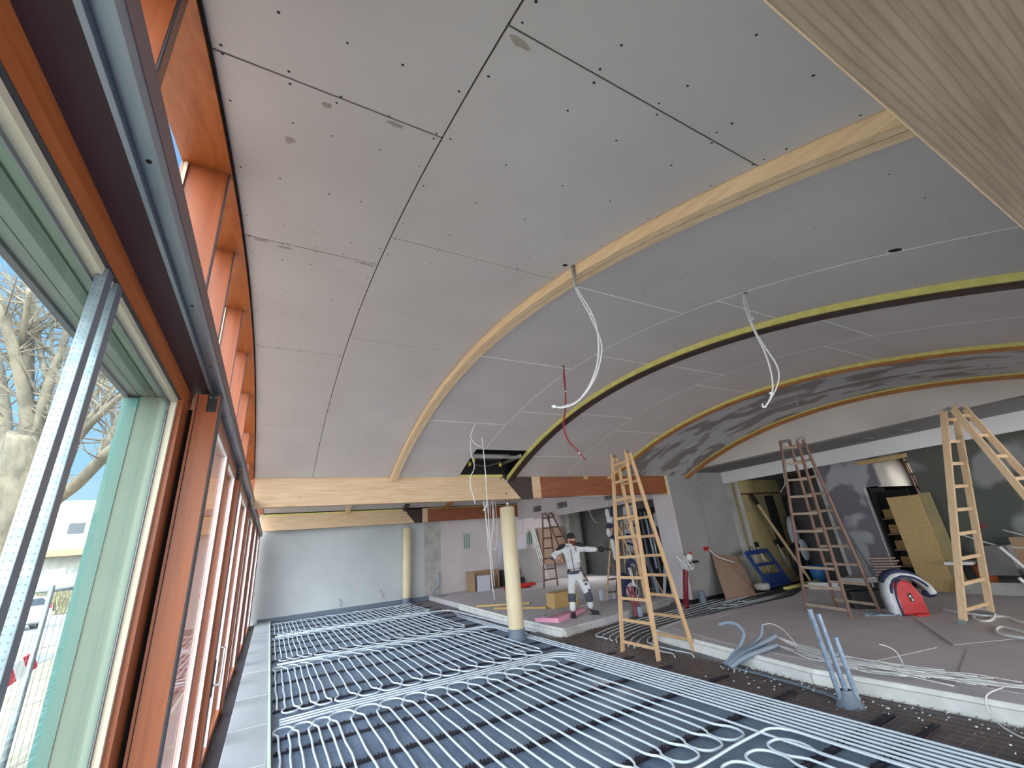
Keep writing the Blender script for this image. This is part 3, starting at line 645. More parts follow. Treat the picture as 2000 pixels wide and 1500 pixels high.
# sliding leaves and fixed lights
def leaf(idx, ya, yb, x0, x1, ztop=2.695, bracket=False, handle=False, kind='door'):
    t = bpy.data.objects.new('%s_%d' % (kind, idx), None); COL.objects.link(t); t.location = ((x0 + x1) / 2, ya, .03); struct(t)
    w_ = .085 if kind == 'door' else .04; xf = x1 - .042 if kind == 'door' else x1
    b = B(); b.box(x0, x1 - .006 if kind == 'door' else x1, ya, ya + w_, .03, ztop); b.obj('stile', 'orangewood_z', t)
    b = B(); b.box(x0, xf, yb - w_, yb, .03, ztop); b.obj('stile', 'orangewood_z', t)
    if kind == 'door':
        b = B(); b.box(x0 + .012, x0 + .016, ya - .0015, ya - .0002, .03, ztop); b.obj('groove', 'void', t)
        b = B(); b.box(x1 - .0055, x1, ya + .001, ya + w_ + .004, .03, ztop); b.obj('seal', 'gasket', t)
    b = B(); b.box(x0, xf, ya + w_ + .001, yb - w_ - .001, .03, .13); b.box(x0, xf, ya + w_ + .001, yb - w_ - .001, ztop - .08, ztop); b.obj('cross_rail', 'orangewood_y', t)
    xm = xf - .024
    b = B(); b.box(xm - .003, xm + .003, ya + w_, yb - w_, .13, ztop - .08); b.obj('pane', 'glass2', t)
    b = B(); b.box(xm + .004, xm + .018, ya + w_ + .001, ya + w_ + .012, .131, ztop - .081); b.box(xm + .004, xm + .018, yb - w_ - .022, yb - w_ - .001, .131, ztop - .081); b.box(xm + .004, xm + .016, ya + w_ + .015, yb - w_ - .023, ztop - .095, ztop - .081)
    b.obj('glazing_bead', 'white', t)
    if bracket:
        b = B(); b.box(x1 - .060, x1 - .016, ya - .010, ya - .0005, ztop - .10, ztop - .002); o = b.obj('roller_bracket', 'black', t, bevel=.004)
        for dx in (-.048, -.024):
            b2 = B(); b2.tube([(x1 + dx, ya - .013, ztop - .02), (x1 + dx, ya - .0101, ztop - .02)], .004, 8); b2.obj('screw', 'steel', o)
    if handle:
        xm = x1
        b = B(); b.box(xm + .0005, xm + .008, ya + .03, ya + .06, .78, 1.05)
        o = b.obj('handle_plate', 'black', t)
        b = B(); b.tube(smooth([(xm + .008, ya + .045, .86), (xm + .045, ya + .045, .86), (xm + .055, ya + .045, .90), (xm + .055, ya + .045, 1.10), (xm + .055, ya + .045, 1.135), (xm + .03, ya + .045, 1.14)], 4), .010, 8); b.obj('handle', 'steel', t)
leaf(1, 2.70, 4.02, -.452, -.332, bracket=True)
leaf(4, 4.03, 4.98, -.480, -.384, kind='window')
leaf(2, 4.99, 6.26, -.452, -.338, handle=True, bracket=True)
leaf(5, 6.27, 7.58, -.480, -.384, kind='window')
leaf(3, 7.59, 8.9, -.452, -.350, bracket=True)
leaf(6, 8.91, 10.3, -.480, -.384, kind='window')
leaf(4, 10.31, 11.6, -.455, -.360)
leaf(7, 11.61, 13.0, -.480, -.384, kind='window')
leaf(5, 13.01, 14.3, -.455, -.365)
leaf(8, 14.31, 16.4, -.480, -.384, kind='window')
b = B(); b.box(-.63, -.385, 16.45, 17.5, .0, 2.695); o = b.obj('door_6', 'orangewood_z', base=(0, 0, 0)); struct(o)
b = B(); b.box(-.50, -.49, 16.44, 16.449, 0, 2.69); b.box(-.44, -.432, 16.44, 16.449, 0, 2.69); b.obj('groove', 'bead', o)
b = B(); b.tube(smooth([(-.385, 16.5, .95), (-.34, 16.5, .95), (-.335, 16.5, 1.0), (-.335, 16.5, 1.35), (-.34, 16.5, 1.4)], 3), .012, 6); b.obj('handle', 'steel', o)

# metal corner beads leaning on the glass
for i, (u, v, lab) in enumerate(((206, 522, 'perforated galvanised corner bead leaning on the near window, left one'), (220, 548, 'perforated galvanised corner bead leaning on the near window, right one'))):
    xt = -.503 + .004 * i; yt = 1.40 + i * .075
    t = thing('perforated_metal_bead', (xt, yt, .1), lab, 'metal profile', 'metal profiles leaning on the glass')
    p = V((xt, yt, 2.612)); q = V((xt - .0, yt - .05 + .05 * i, .11))
    b = B(); a = (q - p)
    b.bar(p, q, (1, 0, 0), .024, .0012); b.obj('face_web', 'galv', t)
    b = B(); b.bar(p + V((.0125, .020, 0)), q + V((.0125, .020, 0)), (0, 1, 0), .040, .0012); b.obj('side_web', 'alu', t)
    
    b = B(); n = 150
    for k in range(n):
        for dy in (-.006, .006):
            c_ = p + a * ((k + .5) / n) + V((dy, -.0008, 0)); b.disc(c_, (0, -1, 0), .0022, 5)
    b.obj('perforation', 'alu_dark', t)['kind'] = 'stuff'

# ------------------------------------------------------------------ columns
def column(x, y, zt, zbm, label, z0=0):
    t = thing('round_column', (x, y, z0), label, 'column')
    b = B(); b.lathe((x, y, z0), [(.0, zt), (.140, zt), (.160, zt - .012), (.160, .21), (.155, .2)], 32); b.obj('shaft', 'column', t)
    b = B(); b.lathe((x, y, z0), [(.166, .20), (.166, .09), (.175, .06), (.20, .025), (.23, .004)], 32); b.obj('collar', 'collar', t)
    b = B(); b.tube([(x + .02, y, z0 + zt), (x + .02, y, zbm)], .028, 12); b.obj('steel_rod', 'steel', t)
column(4.44, 8.42, 2.54, 2.69, 'cream coated round column standing among the heating pipes, nearer one')
column(4.67, 17.55, 2.73, 2.89, 'cream coated round column in front of the far plastered wall')

# ------------------------------------------------------------------ walls
b = B(); b.box(-.62, 5.45, 17.8, 18.0, .0, 4.38); struct(b.obj('wall_far', 'farplaster', base=(0, 0, 0)))
b = B(); b.box(5.45, 6.15, 17.80, 18.0, .0, 4.38); struct(b.obj('wall_far', 'roughplaster', base=(0, 0, 0)))
b = B(); b.box(6.15, 14.6, 17.80, 18.0, .0, 4.38); struct(b.obj('wall_far', 'pinkplaster', base=(0, 0, 0)))
# gable above the opening on the right, with arched top
b = B(); n = 40
for i in range(n):
    y0_ = -.2 + 8.48 * i / n; y1_ = -.2 + 8.48 * (i + 1) / n; f_ = lambda y: zc(min(max(y, .2), 8.28)) + .02
    vs = [(x, y, z) for x in (10.3, 10.4) for (y, z) in ((y0_, 3.30), (y1_, 3.30), (y1_, max(3.301, f_(y1_))), (y0_, max(3.301, f_(y0_))))]
    b.add(vs, [(0, 1, 2, 3), (7, 6, 5, 4), (0, 4, 5, 1), (2, 6, 7, 3)])
struct(b.obj('wall_right', 'whiteplaster', base=(0, 0, 0)))
b = B(); b.box(10.3, 11.8, -5, 8.28, 3.26, 3.30); struct(b.obj('ceiling', 'soffit', base=(0, 0, 0)))
b = B(); b.box(11.78, 11.86, -5, 8.28, 2.93, 3.26); struct(b.obj('wall_right', 'white', base=(0, 0, 0)))
for y_ in (3.45, 4.1):
    b = B(); b.box(10.9, 11.3, y_, y_ + .25, 3.245, 3.2595); tag(b.obj('ceiling_vent', 'darkwall'), 'small dark vent in the grey soffit, %s one' % ('nearer' if y_ < 4 else 'farther'), 'vent')
# grey pillar wall
b = B(); b.box(9.40, 11.83, 8.28, 8.9, .09, 3.34); struct(b.obj('wall_pillar', 'greyboard', base=(0, 0, 0)))
b = B(); b.box(9.385, 9.399, 8.272, 8.9, .09, 3.24); b.box(9.395, 9.42, 8.262, 8.279, .09, 3.24); struct(b.obj('trim_4', 'pinkplaster', base=(0, 0, 0)))
b = B(); b.box(10.55, 10.556, 8.274, 8.2798, .1, 3.3); struct(b.obj('trim_5', 'soffit', base=(0, 0, 0)))
b = B(); b.box(9.44, 11.8, 8.30, 8.9, 0, .09); struct(b.obj('baseboard_pillar', 'void', base=(0, 0, 0)))
# downstand wall with openings, beyond the pillar
b = B(); zb_, zt_ = 2.66, 4.34
def ds(y0, y1, z0, z1): b.box(9.70, 9.80, y0, y1, z0, z1)
hs = [(10.8, 11.36, 2.87, 3.3), (13.5, 14.2, 2.90, 3.12), (15.36, 16.06, 2.95, 3.18)]
ds(8.9, 10.8, zb_, zt_); ds(11.36, 13.5, zb_, zt_); ds(14.2, 15.36, zb_, zt_); ds(16.06, 17.39, zb_ + .1, zt_)
for y0, y1, z0, z1 in hs: ds(y0, y1, zb_, z0); ds(y0, y1, z1, zt_)
struct(b.obj('wall_downstand', 'pinkplaster', base=(0, 0, 0)))
b = B(); b.box(9.803, 9.815, 10.5, 16.4, 2.8, 3.4); struct(b.obj('trim_6', 'duct', base=(0, 0, 0)))
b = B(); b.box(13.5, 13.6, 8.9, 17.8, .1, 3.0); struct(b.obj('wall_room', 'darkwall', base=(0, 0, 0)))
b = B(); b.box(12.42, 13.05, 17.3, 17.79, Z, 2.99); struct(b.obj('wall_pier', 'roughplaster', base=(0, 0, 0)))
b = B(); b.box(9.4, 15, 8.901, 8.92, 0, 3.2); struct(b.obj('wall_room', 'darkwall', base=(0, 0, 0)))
# right hand recess
b = B(); b.box(11.86, 14.05, 8.0, 8.1, Z - .1, 2.98); struct(b.obj('wall_recess', 'yellowwall', base=(0, 0, 0)))
b = B(); b.box(11.835, 11.98, 7.955, 7.999, Z - .1, 2.98); b.box(11.835, 11.98, 8.101, 8.899, Z - .1, 2.98); struct(b.obj('trim_7', 'roughplaster', base=(0, 0, 0)))
b = B(); b.box(14.05, 15.2, 8.0, 8.1, 2.45, 2.98); b.box(14.05, 15.2, 8.6, 8.7, 0, 2.6); b.box(14.9, 15.0, 5.8, 8.7, 0, 2.98); struct(b.obj('wall_recess', 'darkwall', base=(0, 0, 0)))
b = B(); b.box(11.98, 14.05, 7.975, 7.9995, 2.55, 2.60); tag(b.obj('rusty_lintel', 'rebar'), 'thin rusty lintel across the top of the yellow wall', 'lintel')
XW = 12.3
b = B()
b.box(XW, XW + .1, 5.02, 5.9, Z - .1, 2.98); b.box(XW, XW + .1, 4.70, 5.02, 2.32, 2.98)
struct(b.obj('wall_back', 'compound_wall', base=(0, 0, 0)))
b = B(); b.box(XW, XW + .1, 4.02, 4.70, 2.84, 2.98); b.box(XW, XW + .1, -5, 4.02, Z - .1, 2.98)
struct(b.obj('wall_back', 'compound_green', base=(0, 0, 0)))
b = B(); b.box(XW, 15.0, 5.9, 5.98, Z - .1, 2.98); struct(b.obj('wall_back', 'roughplaster', base=(0, 0, 0)))
b = B(); b.box(XW - .012, XW - .001, 5.015, 5.035, Z, 2.30); struct(b.obj('trim_8', 'pinkplaster', base=(0, 0, 0)))
b = B(); b.box(XW - .03, XW - .001, 4.0, 4.98, 2.84, 2.93); tag(b.obj('yellow_lintel_board', 'osb'), 'yellowish board under the white fascia above the bright opening', 'board')
b = B(); b.box(XW - .62, XW - .001, 4.8, 5.9, Z, .40); b.box(XW - .5, XW - .001, -3, 3.9, Z, .36); struct(b.obj('baseboard_back', 'roughplaster', base=(0, 0, 0)))
# room behind the opening
b = B(); b.box(12.42, 15, 3.0, 3.1, 0, 2.98); b.box(14.0, 14.1, 3.1, 4.6, 2.0, 2.98); b.box(12.42, 15, 4.75, 4.78, 2.3, 2.98)
struct(b.obj('wall_store', 'whiteplaster', base=(0, 0, 0)))
b = B(); b.box(13.99, 13.999, 3.15, 4.5, 2.05, 2.40); struct(b.obj('window_9', 'lit', base=(0, 0, 0)))
b = B(); b.box(13.9, 14.0, 3.1, 5.9, 0, 2.0); struct(b.obj('wall_store', 'darkwall', base=(0, 0, 0)))
area('store_room_fill', (13.3, 3.9, 2.9), (0, 0, -1), .5, .5, 9, (1, 1, .95))  # area lamp added below the ceiling to brighten the store room
# rear wall behind the viewer, solid piers
b = B(); b.box(-.6, 15, -5.1, -5.0, 0, 3.4); struct(b.obj('wall_rear', 'whiteplaster', base=(0, 0, 0)))
b = B(); b.box(15.0, 15.1, -5, 18, 0, 4.4); struct(b.obj('wall_outer', 'darkwall', base=(0, 0, 0)))

# ------------------------------------------------------------------ ladders
def lerp(a, b_, t_): return V(a) + (V(b_) - V(a)) * t_
def ladder(name, label, sections, msty, mrung, nr, f0, f1, sw=.032, sd=.065, rung=(.045, .022), feet=None, pins=False):
    c = sum((V(s[0][0]) + V(s[1][0]) for s in sections), V()) / (2 * len(sections))
    t = thing(name, c, label, 'ladder')
    for (A, B_) in sections:
        A0, A1 = V(A[0]), V(A[1]); B0, B1 = V(B_[0]), V(B_[1])
        side = (B0 - A0).normalized()
        for p, q in ((A0, A1), (B0, B1)):
            b = B(); b.bar(p, q, side, sw, sd); st = b.obj('stile', msty, t, bevel=.004)
            if feet:
                a = (q - p).normalized(); b = B(); b.bar(p - a * .01, p + a * .07, side, sw + .012, sd + .012); b.obj('rubber_foot', feet, st)
            if pins:
                b = B()
                for k in range(nr):
                    c_ = p + (q - p) * (f0 + (f1 - f0) * k / (nr - 1)); a = (q - p).normalized(); tt = a.cross(side)
                    b.bar(c_ - tt * (sd / 2 + .001) - a * .012, c_ - tt * (sd / 2 + .001) + a * .012, side, .006, .002)
                b.obj('rung_tenon', 'rebar', st)
        for k in range(nr):
            f_ = f0 + (f1 - f0) * k / (nr - 1)
            p = A0 + (A1 - A0) * f_; q = B0 + (B1 - B0) * f_; s_ = (q - p).normalized()
            b = B(); b.bar(p + s_ * sw * .5, q - s_ * sw * .5, (A1 - A0).normalized(), rung[0], rung[1]); b.obj('rung', mrung, t, bevel=.003)
    for i in (0, 1):
        p = V(sections[0][i][1]); q = V(sections[1][i][1]); sd_ = (V(sections[0][1][0]) - V(sections[0][0][0])).normalized()
        dn = (V(sections[0][i][0]) - p).normalized()
        b = B(); b.bar(p + dn * .02, q + dn * .02, sd_, sw + .012, .05)
        b.obj('hinge_plate', 'plate', t)
    return t
A = ((5.12, 6.12, .0), (5.42, 5.92, 3.17)); A2 = ((5.107, 5.34, 0), (5.46, 5.60, 3.19))
Bq = ((5.90, 6.16, 0), (5.50, 5.90, 3.14)); B2 = ((5.876, 5.357, 0), (5.52, 5.57, 3.15))
ladder('wooden_step_ladder', 'tall new pale wooden double ladder standing among the heating pipes beside the man', [(A, A2), (Bq, B2)], 'ladder', 'ladder', 10, .05, .935, feet=None)
T1, T2 = on(1524, 861, 'x', 8.78), on(1557, 860, 'x', 8.84); U1, U2 = on(1541, 858, 'x', 8.95), on(1566, 853, 'x', 8.93)
ladder('weathered_step_ladder', 'dark weathered wooden double ladder on the raised floor left of the red bag',
       [(((8.739, 5.146, Z), T1), ((8.458, 4.291, Z), T2)), (((9.444, 4.983, Z), U1), ((9.162, 4.166, Z), U2))], 'oldladder', 'oldrung', 10, .045, .955, sw=.03, sd=.05)
r1 = V((9.28, 2.34, 3.20)); r2 = V((9.56, 2.28, 3.20))
ladder('wooden_step_ladder', 'new pale wooden double ladder at the right edge, standing on the raised floor',
       [(((8.806, 3.027, Z), r1), ((9.66, 2.955, Z), r2)), (((8.95, 1.52, Z), r1 + V((.02, -.10, .02))), ((9.8, 1.48, Z), r2 + V((.03, -.10, .02))))], 'ladder2', 'ladder2', 9, .06, .95, sw=.05, sd=.085, feet='plate', pins=True, rung=(.05, .024))
ladder('weathered_step_ladder', 'brown wooden double ladder behind the man, in the far room',
       [(((8.98, 14.6, Z), (9.16, 14.45, 2.78)), ((9.66, 14.7, Z), (9.46, 14.5, 2.78))), (((9.9, 13.9, Z), (9.24, 14.38, 2.80)), ((10.6, 14.0, Z), (9.54, 14.42, 2.80)))], 'oldladder', 'oldladder', 7, .1, .93, sw=.035, sd=.06)
ladder('wooden_step_ladder', 'pale wooden step ladder half hidden behind the front ladder, in front of the far room',
       [(((8.0, 9.9, Z), (8.35, 9.6, 2.1)), ((8.6, 9.7, Z), (8.6, 9.5, 2.1))), (((8.9, 9.2, Z), (8.4, 9.5, 2.12)), ((9.3, 9.1, Z), (8.65, 9.4, 2.12)))], 'ladder', 'oldladder', 6, .1, .9, sw=.03, sd=.05)
# ladder in the bright store room
ladder('weathered_step_ladder', 'dark ladder seen in the bright opening above the yellow board',
       [(((13.0, 4.25, .2), (13.05, 4.35, 3.0)), ((13.0, 3.75, .2), (13.0, 4.1, 3.0))), (((13.5, 4.25, .2), (13.10, 4.35, 3.0)), ((13.5, 3.75, .2), (13.05, 4.1, 3.0)))], 'oldladder', 'oldladder', 9, .1, .93, sw=.03, sd=.05)

# ------------------------------------------------------------------ hanging cables
def cable_set(label, strands, m_='cable', r=.006, ties=(), cat='cable', name='hanging_cable', group=None, rt=.012):
    b = B()
    t = thing(name, strands[0][0], label, cat, group)
    for s_ in strands:
        p = V(s_[0]); zz = zc(p.y) if .2 < p.y < 8.28 and p.x < 10.2 else 0
        if name == 'hanging_cable' and zz and abs(zz - p.z) < .6 and p.z > 3: s_ = [V((p.x, p.y, zz + .03)), *([] if zz - p.z < .1 else [p]), *s_[1:]]
        b = B(); b.tube(smooth(s_, 6), r, 6); b.obj('strand', m_, t)
    for c_ in ties:
        b = B(); b.ball(c_, rt, n=8, m=6); b.obj('cable_tie', 'white', t)
    return t
P = lambda L_, ax, val: [on(u, v, ax, val) for u, v in L_]
yb_ = 2.12
cable_set('pair of white cables hanging in a wide curve from the ceiling beside the pale rib',
          [P([(1122, 522), (1126, 560), (1155, 610), (1167, 650), (1168, 700), (1155, 745), (1130, 782), (1100, 796), (1078, 793)], 'y', yb_),
           P([(1120, 522), (1124, 562), (1150, 612), (1173, 665), (1173, 700), (1160, 742), (1132, 780), (1100, 794), (1080, 795)], 'y', yb_ + .02)], r=.0062, ties=P([(1154, 612), (1082, 794)], 'y', yb_))
o = B().tube(P([(1119, 520), (1121, 540), (1125, 560)], 'y', yb_ - .01), [.016, .012, .008], 8).obj('cable_sleeve', 'cableg'); tag(o, 'short grey sleeve where the white cable pair leaves the ceiling by the pale rib', 'sleeve')
cable_set('pair of white cables with a closed hook end hanging from the middle of the ceiling',
          [P([(1452, 574), (1455, 600), (1470, 640), (1490, 680), (1504, 720), (1509, 755), (1505, 775), (1496, 792), (1490, 795), (1489, 789)], 'y', 1.78),
           P([(1453, 574), (1462, 605), (1472, 640), (1492, 675), (1515, 710), (1521, 735), (1515, 760), (1504, 780), (1494, 796)], 'y', 1.79)], r=.0062, ties=P([(1470, 622), (1505, 768)], 'y', 1.78))
cable_set('thin red cable pair dangling from the ceiling in front of the dark rib',
          [P([(1101, 714), (1103, 740), (1105, 765), (1105, 800), (1101, 825), (1104, 845), (1112, 862), (1128, 880), (1144, 898)], 'y', 4.25),
           P([(1102, 714), (1101, 735), (1104, 765), (1104, 800), (1100, 825), (1103, 846), (1112, 864), (1127, 878), (1134, 886)], 'y', 4.26)], 'cabler', .008, P([(1105, 765), (1131, 885)], 'y', 4.25))
cable_set('two thin grey cables hanging in front of the grey pillar', [P([(1342, 873), (1347, 900), (1354, 925), (1360, 945)], 'y', 7.5), P([(1343, 873), (1350, 900), (1361, 930), (1361, 945), (1357, 950)], 'y', 7.5)], 'cableg', .007, P([(1348, 900), (1361, 946)], 'y', 7.5))
cable_set('short looped white cable hanging left of the ceiling hole', [P([(930, 828), (922, 842), (919, 852), (926, 865), (940, 874)], 'y', 6.4)], 'cable', .008)
cable_set('long white cable hanging past the ceiling hole down over the beam', [P([(941, 862), (944, 880), (946, 900), (949, 935), (950, 960), (951, 985), (944, 997)], 'y', 6.9)], 'cable', .009, P([(947, 915)], 'y', 6.9))
cable_set('kinked white cable hanging left of the long one in front of the beam', [P([(920, 886), (925, 900), (926, 915), (919, 932), (919, 950), (924, 968), (928, 985)], 'y', 7.0)], 'cable', .008)
for i, (u, v, u2, v2, yy) in enumerate(((1760, 711, 1762, 733, 4.2), (1931, 717, 1945, 738, 3.6), (1553, 776, 1570, 789, 4.2), (1626, 788, 1630, 796, 4.0), (1431, 867, 1446, 890, 6.5))):
    lab = ['short dark cable end in the patchy ceiling bay, middle one', 'short dark cable end in the patchy ceiling bay, rightmost', 'short dark cable end in the patchy ceiling bay, leftmost', 'tiny cable stub at the last rib, on the patchy bay side', 'short white cable end on the white gable under the last rib'][i]
    x_ = 8.85 if i < 4 else 10.28; p = on(u, v, 'x', x_); q = on(u2, v2, 'x', x_)
    if i < 4: p.z = zc(min(max(p.y, .3), 8)) ; q = p + V((.03, .02, -.16 if i != 3 else -.06))
    cable_set(lab, [[p, (p + q) / 2 + V((.01, 0, 0)), q]], 'cableg' if i < 4 else 'cable', .010)
# bundle from ceiling beside the near column (beyond the beam)
bun = []
for i in range(11):
    x = 3.98 + .035 * i; y = 8.7 + .03 * (i % 3)
    L_ = [1.25, 1.5, 1.1, 2.3, 2.45, 2.2, .9, 1.35, 1.6, .8, 1.2][i]
    pts = []; n = 8
    for k in range(n + 1):
        f_ = k / n; pts.append((x + (.10 if i > 5 else .02) * math.sin(f_ * 3 + i) * f_ - .09 * f_ * (i - 5) * .18, y + .03 * math.sin(f_ * 5 + i), (3.18 if k else 3.53) - L_ * f_))
    bun.append(pts)
bun.append([(4.02, 8.7, 3.1), (4.05, 8.7, 2.2), (4.15, 8.7, 1.72), (4.25, 8.7, 1.75), (4.3, 8.7, 2.1), (4.3, 8.7, 3.1)])
cable_set('loose bundle of thin white cables hanging from the ceiling left of the near column', bun, r=.006, group=None)
cable_set('single grey wire hanging beyond the beam right of the near column', [[(5.0, 8.8, 3.55), (5.0, 8.8, 2.9), (5.02, 8.8, 2.5), (5.0, 8.8, 2.0), (5.0, 8.8, 1.98)]], 'cableg', .007)
cable_set('dark wire hanging from the ceiling in the passage left of the front ladder', [[V((on(1188, 968, 'y', 9.6).x, 9.6, zc2(9.6) + .01))] + P([(1188, 968), (1190, 1000), (1189, 1018), (1183, 1025)], 'y', 9.6)], 'cableg', .009)
cable_set('white wire hanging in the dark far room right of the man', [P([(1150, 996), (1156, 1010), (1163, 1020), (1168, 1020)], 'y', 12)], 'cable', .012)
cable_set('pale wire looping below the beam end on the weathered ladder top', [P([(1530, 925), (1533, 945), (1524, 962)], 'y', 5.0)], 'cable', .006)

# ------------------------------------------------------------------ conduits and cable bundle on the raised edge
def rtube(pts, r, m_, label, name, cat, ribs=True, group=None, n=8):
    pts = smooth(pts, 8); rr = r
    if ribs: rr = [r * (1.0 + (.10 if i % 2 else -.06)) for i in range(len(pts))]
    b = B(); b.tube(pts, rr, n); return tag(b.obj(name, m_), label, cat, group)
for i, (zt, (xt, yt), (xb, yb2), lab) in enumerate(((.88, (5.02, 2.92), (5.15, 2.95), 'silver grey conduit standing at the floor edge, left and tallest of three'),
                                         (.82, (5.15, 2.92), (5.20, 2.90), 'silver grey conduit standing at the floor edge, middle of three'),
                                         (.60, (5.22, 2.86), (5.24, 2.84), 'silver grey conduit standing at the floor edge, right and shortest of three'))):
    pts = [V((xb + (xt - xb) * f_, yb2 + (yt - yb2) * f_, zt * f_)) for f_ in [k / 8 for k in range(9)]]
    rtube(pts, .024, 'tape', lab, 'flexible_conduit', 'conduit', group='upright conduits at the floor edge')
o = B(); o.lathe((5.19, 2.9, 0), [(.13, .0), (.10, .04), (.06, .10), (.05, .14)], 14); tag(o.obj('film_sleeve', 'collar'), 'crumpled grey film around the feet of the three upright conduits', 'film')
cz = Z + .04
rtube([(5.50, 4.53, .03), (5.62, 4.46, .13), (5.78, 4.44, .22), (5.90, 4.43, .34), (5.92, 4.50, .43), (5.85, 4.60, .47), (5.76, 4.70, .44)], .024, 'conduit', 'grey conduit curving up like a hook at the floor edge', 'flexible_conduit', 'conduit', group='grey conduits lying over the floor edge')
rtube([(5.5, 4.5, .03), (5.66, 4.40, .15), (5.9, 4.33, .22), (6.1, 4.32, .30), (6.21, 4.34, .40)], .022, 'conduit', 'grey conduit with its end raised, between the hooked and the long one', 'flexible_conduit', 'conduit', group='grey conduits lying over the floor edge')
rtube([(5.47, 4.46, .03), (5.63, 4.34, .14), (5.85, 4.27, .20), (6.1, 4.24, .25), (6.28, 4.22, .28)], .034, 'conduit', 'thick grey conduit lying over the floor edge, white wires leaving it', 'flexible_conduit', 'conduit', group='grey conduits lying over the floor edge')
rtube([(5.44, 4.40, .03), (5.60, 4.26, .14), (5.8, 4.16, .19), (6.0, 4.12, .21), (6.1, 4.12, .21)], .030, 'conduit', 'grey conduit lying lowest over the floor edge', 'flexible_conduit', 'conduit', group='grey conduits lying over the floor edge')
rtube([(5.47, 4.4, .02), (5.46, 4.1, .02), (5.40, 3.6, .02), (5.30, 3.15, .02), (5.2, 3.0, .02)], .016, 'collar', 'dark conduit on the mesh along the foot of the white strip', 'flexible_conduit', 'conduit')
def wires(name, label, n, a, b_, spread, seed, r=.005):
    random.seed(seed); t = thing(name, a[0], label, 'cable bundle')
    b = B()
    for i in range(n):
        pts = []
        o1 = V((random.uniform(-1, 1), random.uniform(-1, 1), 0)) * spread
        for k, p in enumerate(a):
            f_ = k / (len(a) - 1); w_ = min(1, f_ * 3)
            q = V(p) + o1 * w_ * (1 + .5 * math.sin(k * 1.3 + i)) + V((random.uniform(-1, 1), random.uniform(-1, 1), 0)) * spread * .35 * w_
            q.z = max(Z + .02, V(p).z) + random.uniform(0, .05) * w_; pts.append(q)
        k = random.randint(len(a) - 3, len(a)); pts = pts[:k]
        b.tube(smooth(pts, 5), r, 5)
    b.obj('strand', 'cable', t)['kind'] = 'stuff'; return t
wires('cable_bundle', 'big tangle of white wires along the raised floor edge, right of the grey conduits', 26,
      [(6.27, 4.2, .27), (6.25, 4.0, .2), (6.1, 3.75, .18), (5.96, 3.43, .18), (5.88, 2.93, .18), (5.95, 2.53, .18), (5.98, 2.16, .18), (6.0, 1.83, .18), (6.05, 1.5, .18)], None, .13, 5)
wires('cable_bundle', 'loose white wires leaving the lowest conduit toward the upright conduits', 7,
      [(6.1, 4.1, .21), (6.02, 3.9, .19), (5.85, 3.6, .18), (5.76, 3.3, .18), (5.72, 3.0, .18), (5.74, 2.6, .18), (5.78, 2.2, .18)], None, .05, 9)
cable_set('stray white wire hooping up out of the cable tangle', [[(6.21, 4.34, .41), (6.3, 4.25, .42), (6.3, 4.1, .36), (6.2, 3.9, .22)]], r=.005)
cable_set('white wire end sticking up behind the upright conduits', [[(6.15, 2.75, .18), (6.2, 2.8, .3), (6.15, 2.85, .36), (6.1, 2.9, .38)]], r=.005)
cable_set('white wire hanging down over the strip onto the mesh at the right edge', [[(6.0, 1.95, .19), (5.68, 2.0, .17), (5.52, 1.95, .05), (5.30, 1.7, .02), (5.2, 1.3, .02), (5.15, .9, .02)]], r=.006)
random.seed(3)
b = B()
for i in range(150):
    x = random.uniform(4.95, 5.6); y = random.uniform(1.2, 4.6); r = random.uniform(.004, .014)
    if random.random() < .5: x = random.uniform(5.3, 5.62)
    b.ball((x, y, .02 + r * .3), r, r * random.uniform(.6, 1.2), r * .6, 5, 3)
tag(b.obj('rubble_crumbs', 'foamw'), 'white plaster crumbs scattered on the mesh along the floor edge', 'rubble', kind='stuff')

# ------------------------------------------------------------------ man
def skin(name, pts, edges, rad, m_, parent, sub=2, root=0):
    me = bpy.data.meshes.new(name); o0 = parent_world(parent)
    me.from_pydata([V(p) - o0 for p in pts], edges, []); o = bpy.data.objects.new(name, me); COL.objects.link(o); o.parent = parent
    md = o.modifiers.new('Skin', 'SKIN'); md.use_smooth_shade = True
    if not me.skin_vertices: raise RuntimeError('no skin layer')
    for i, r in enumerate(rad):
        me.skin_vertices[0].data[i].radius = r if isinstance(r, tuple) else (r, r)
        me.skin_vertices[0].data[i].use_root = (i == root)
    sb = o.modifiers.new('Sub', 'SUBSURF'); sb.levels = sub; sb.render_levels = sub
    me.materials.append(MT[m_]); return o
F = V((6.42, 8.62, Z)); nf = V((F.x, F.y, 0)).normalized(); rt = V((nf.y, -nf.x, 0))
def mp(u, v, d=0):
    q = F - nf * d; dd = ray(u, v); tt = (q - CP).dot(nf) / dd.dot(nf); return CP + dd * tt
man = thing('person', F, 'bearded person in white work clothes and black beanie, one arm stretched out sideways', 'person')
J = dict(pel=mp(1124, 1123), crotch=mp(1127, 1130), waist=mp(1121, 1112), belly=mp(1120, 1103), chest=mp(1116, 1083), up=mp(1114.5, 1071), neck=mp(1112.5, 1064), nk2=mp(1113, 1059),
         shL=mp(1099, 1071), elL=mp(1079, 1086, .12), haL=mp(1091, 1090.5, .20), shR=mp(1131, 1069), elR=mp(1149, 1073, .05), wrR=mp(1169, 1073, .1), haR=mp(1178, 1073.5, .12),
         hipL=mp(1116, 1128), knL=mp(1117, 1165, .08), anL=mp(1119.5, 1197, .16), hipR=mp(1133, 1127), knR=mp(1149.5, 1163, .08), anR=mp(1155, 1191, 0))
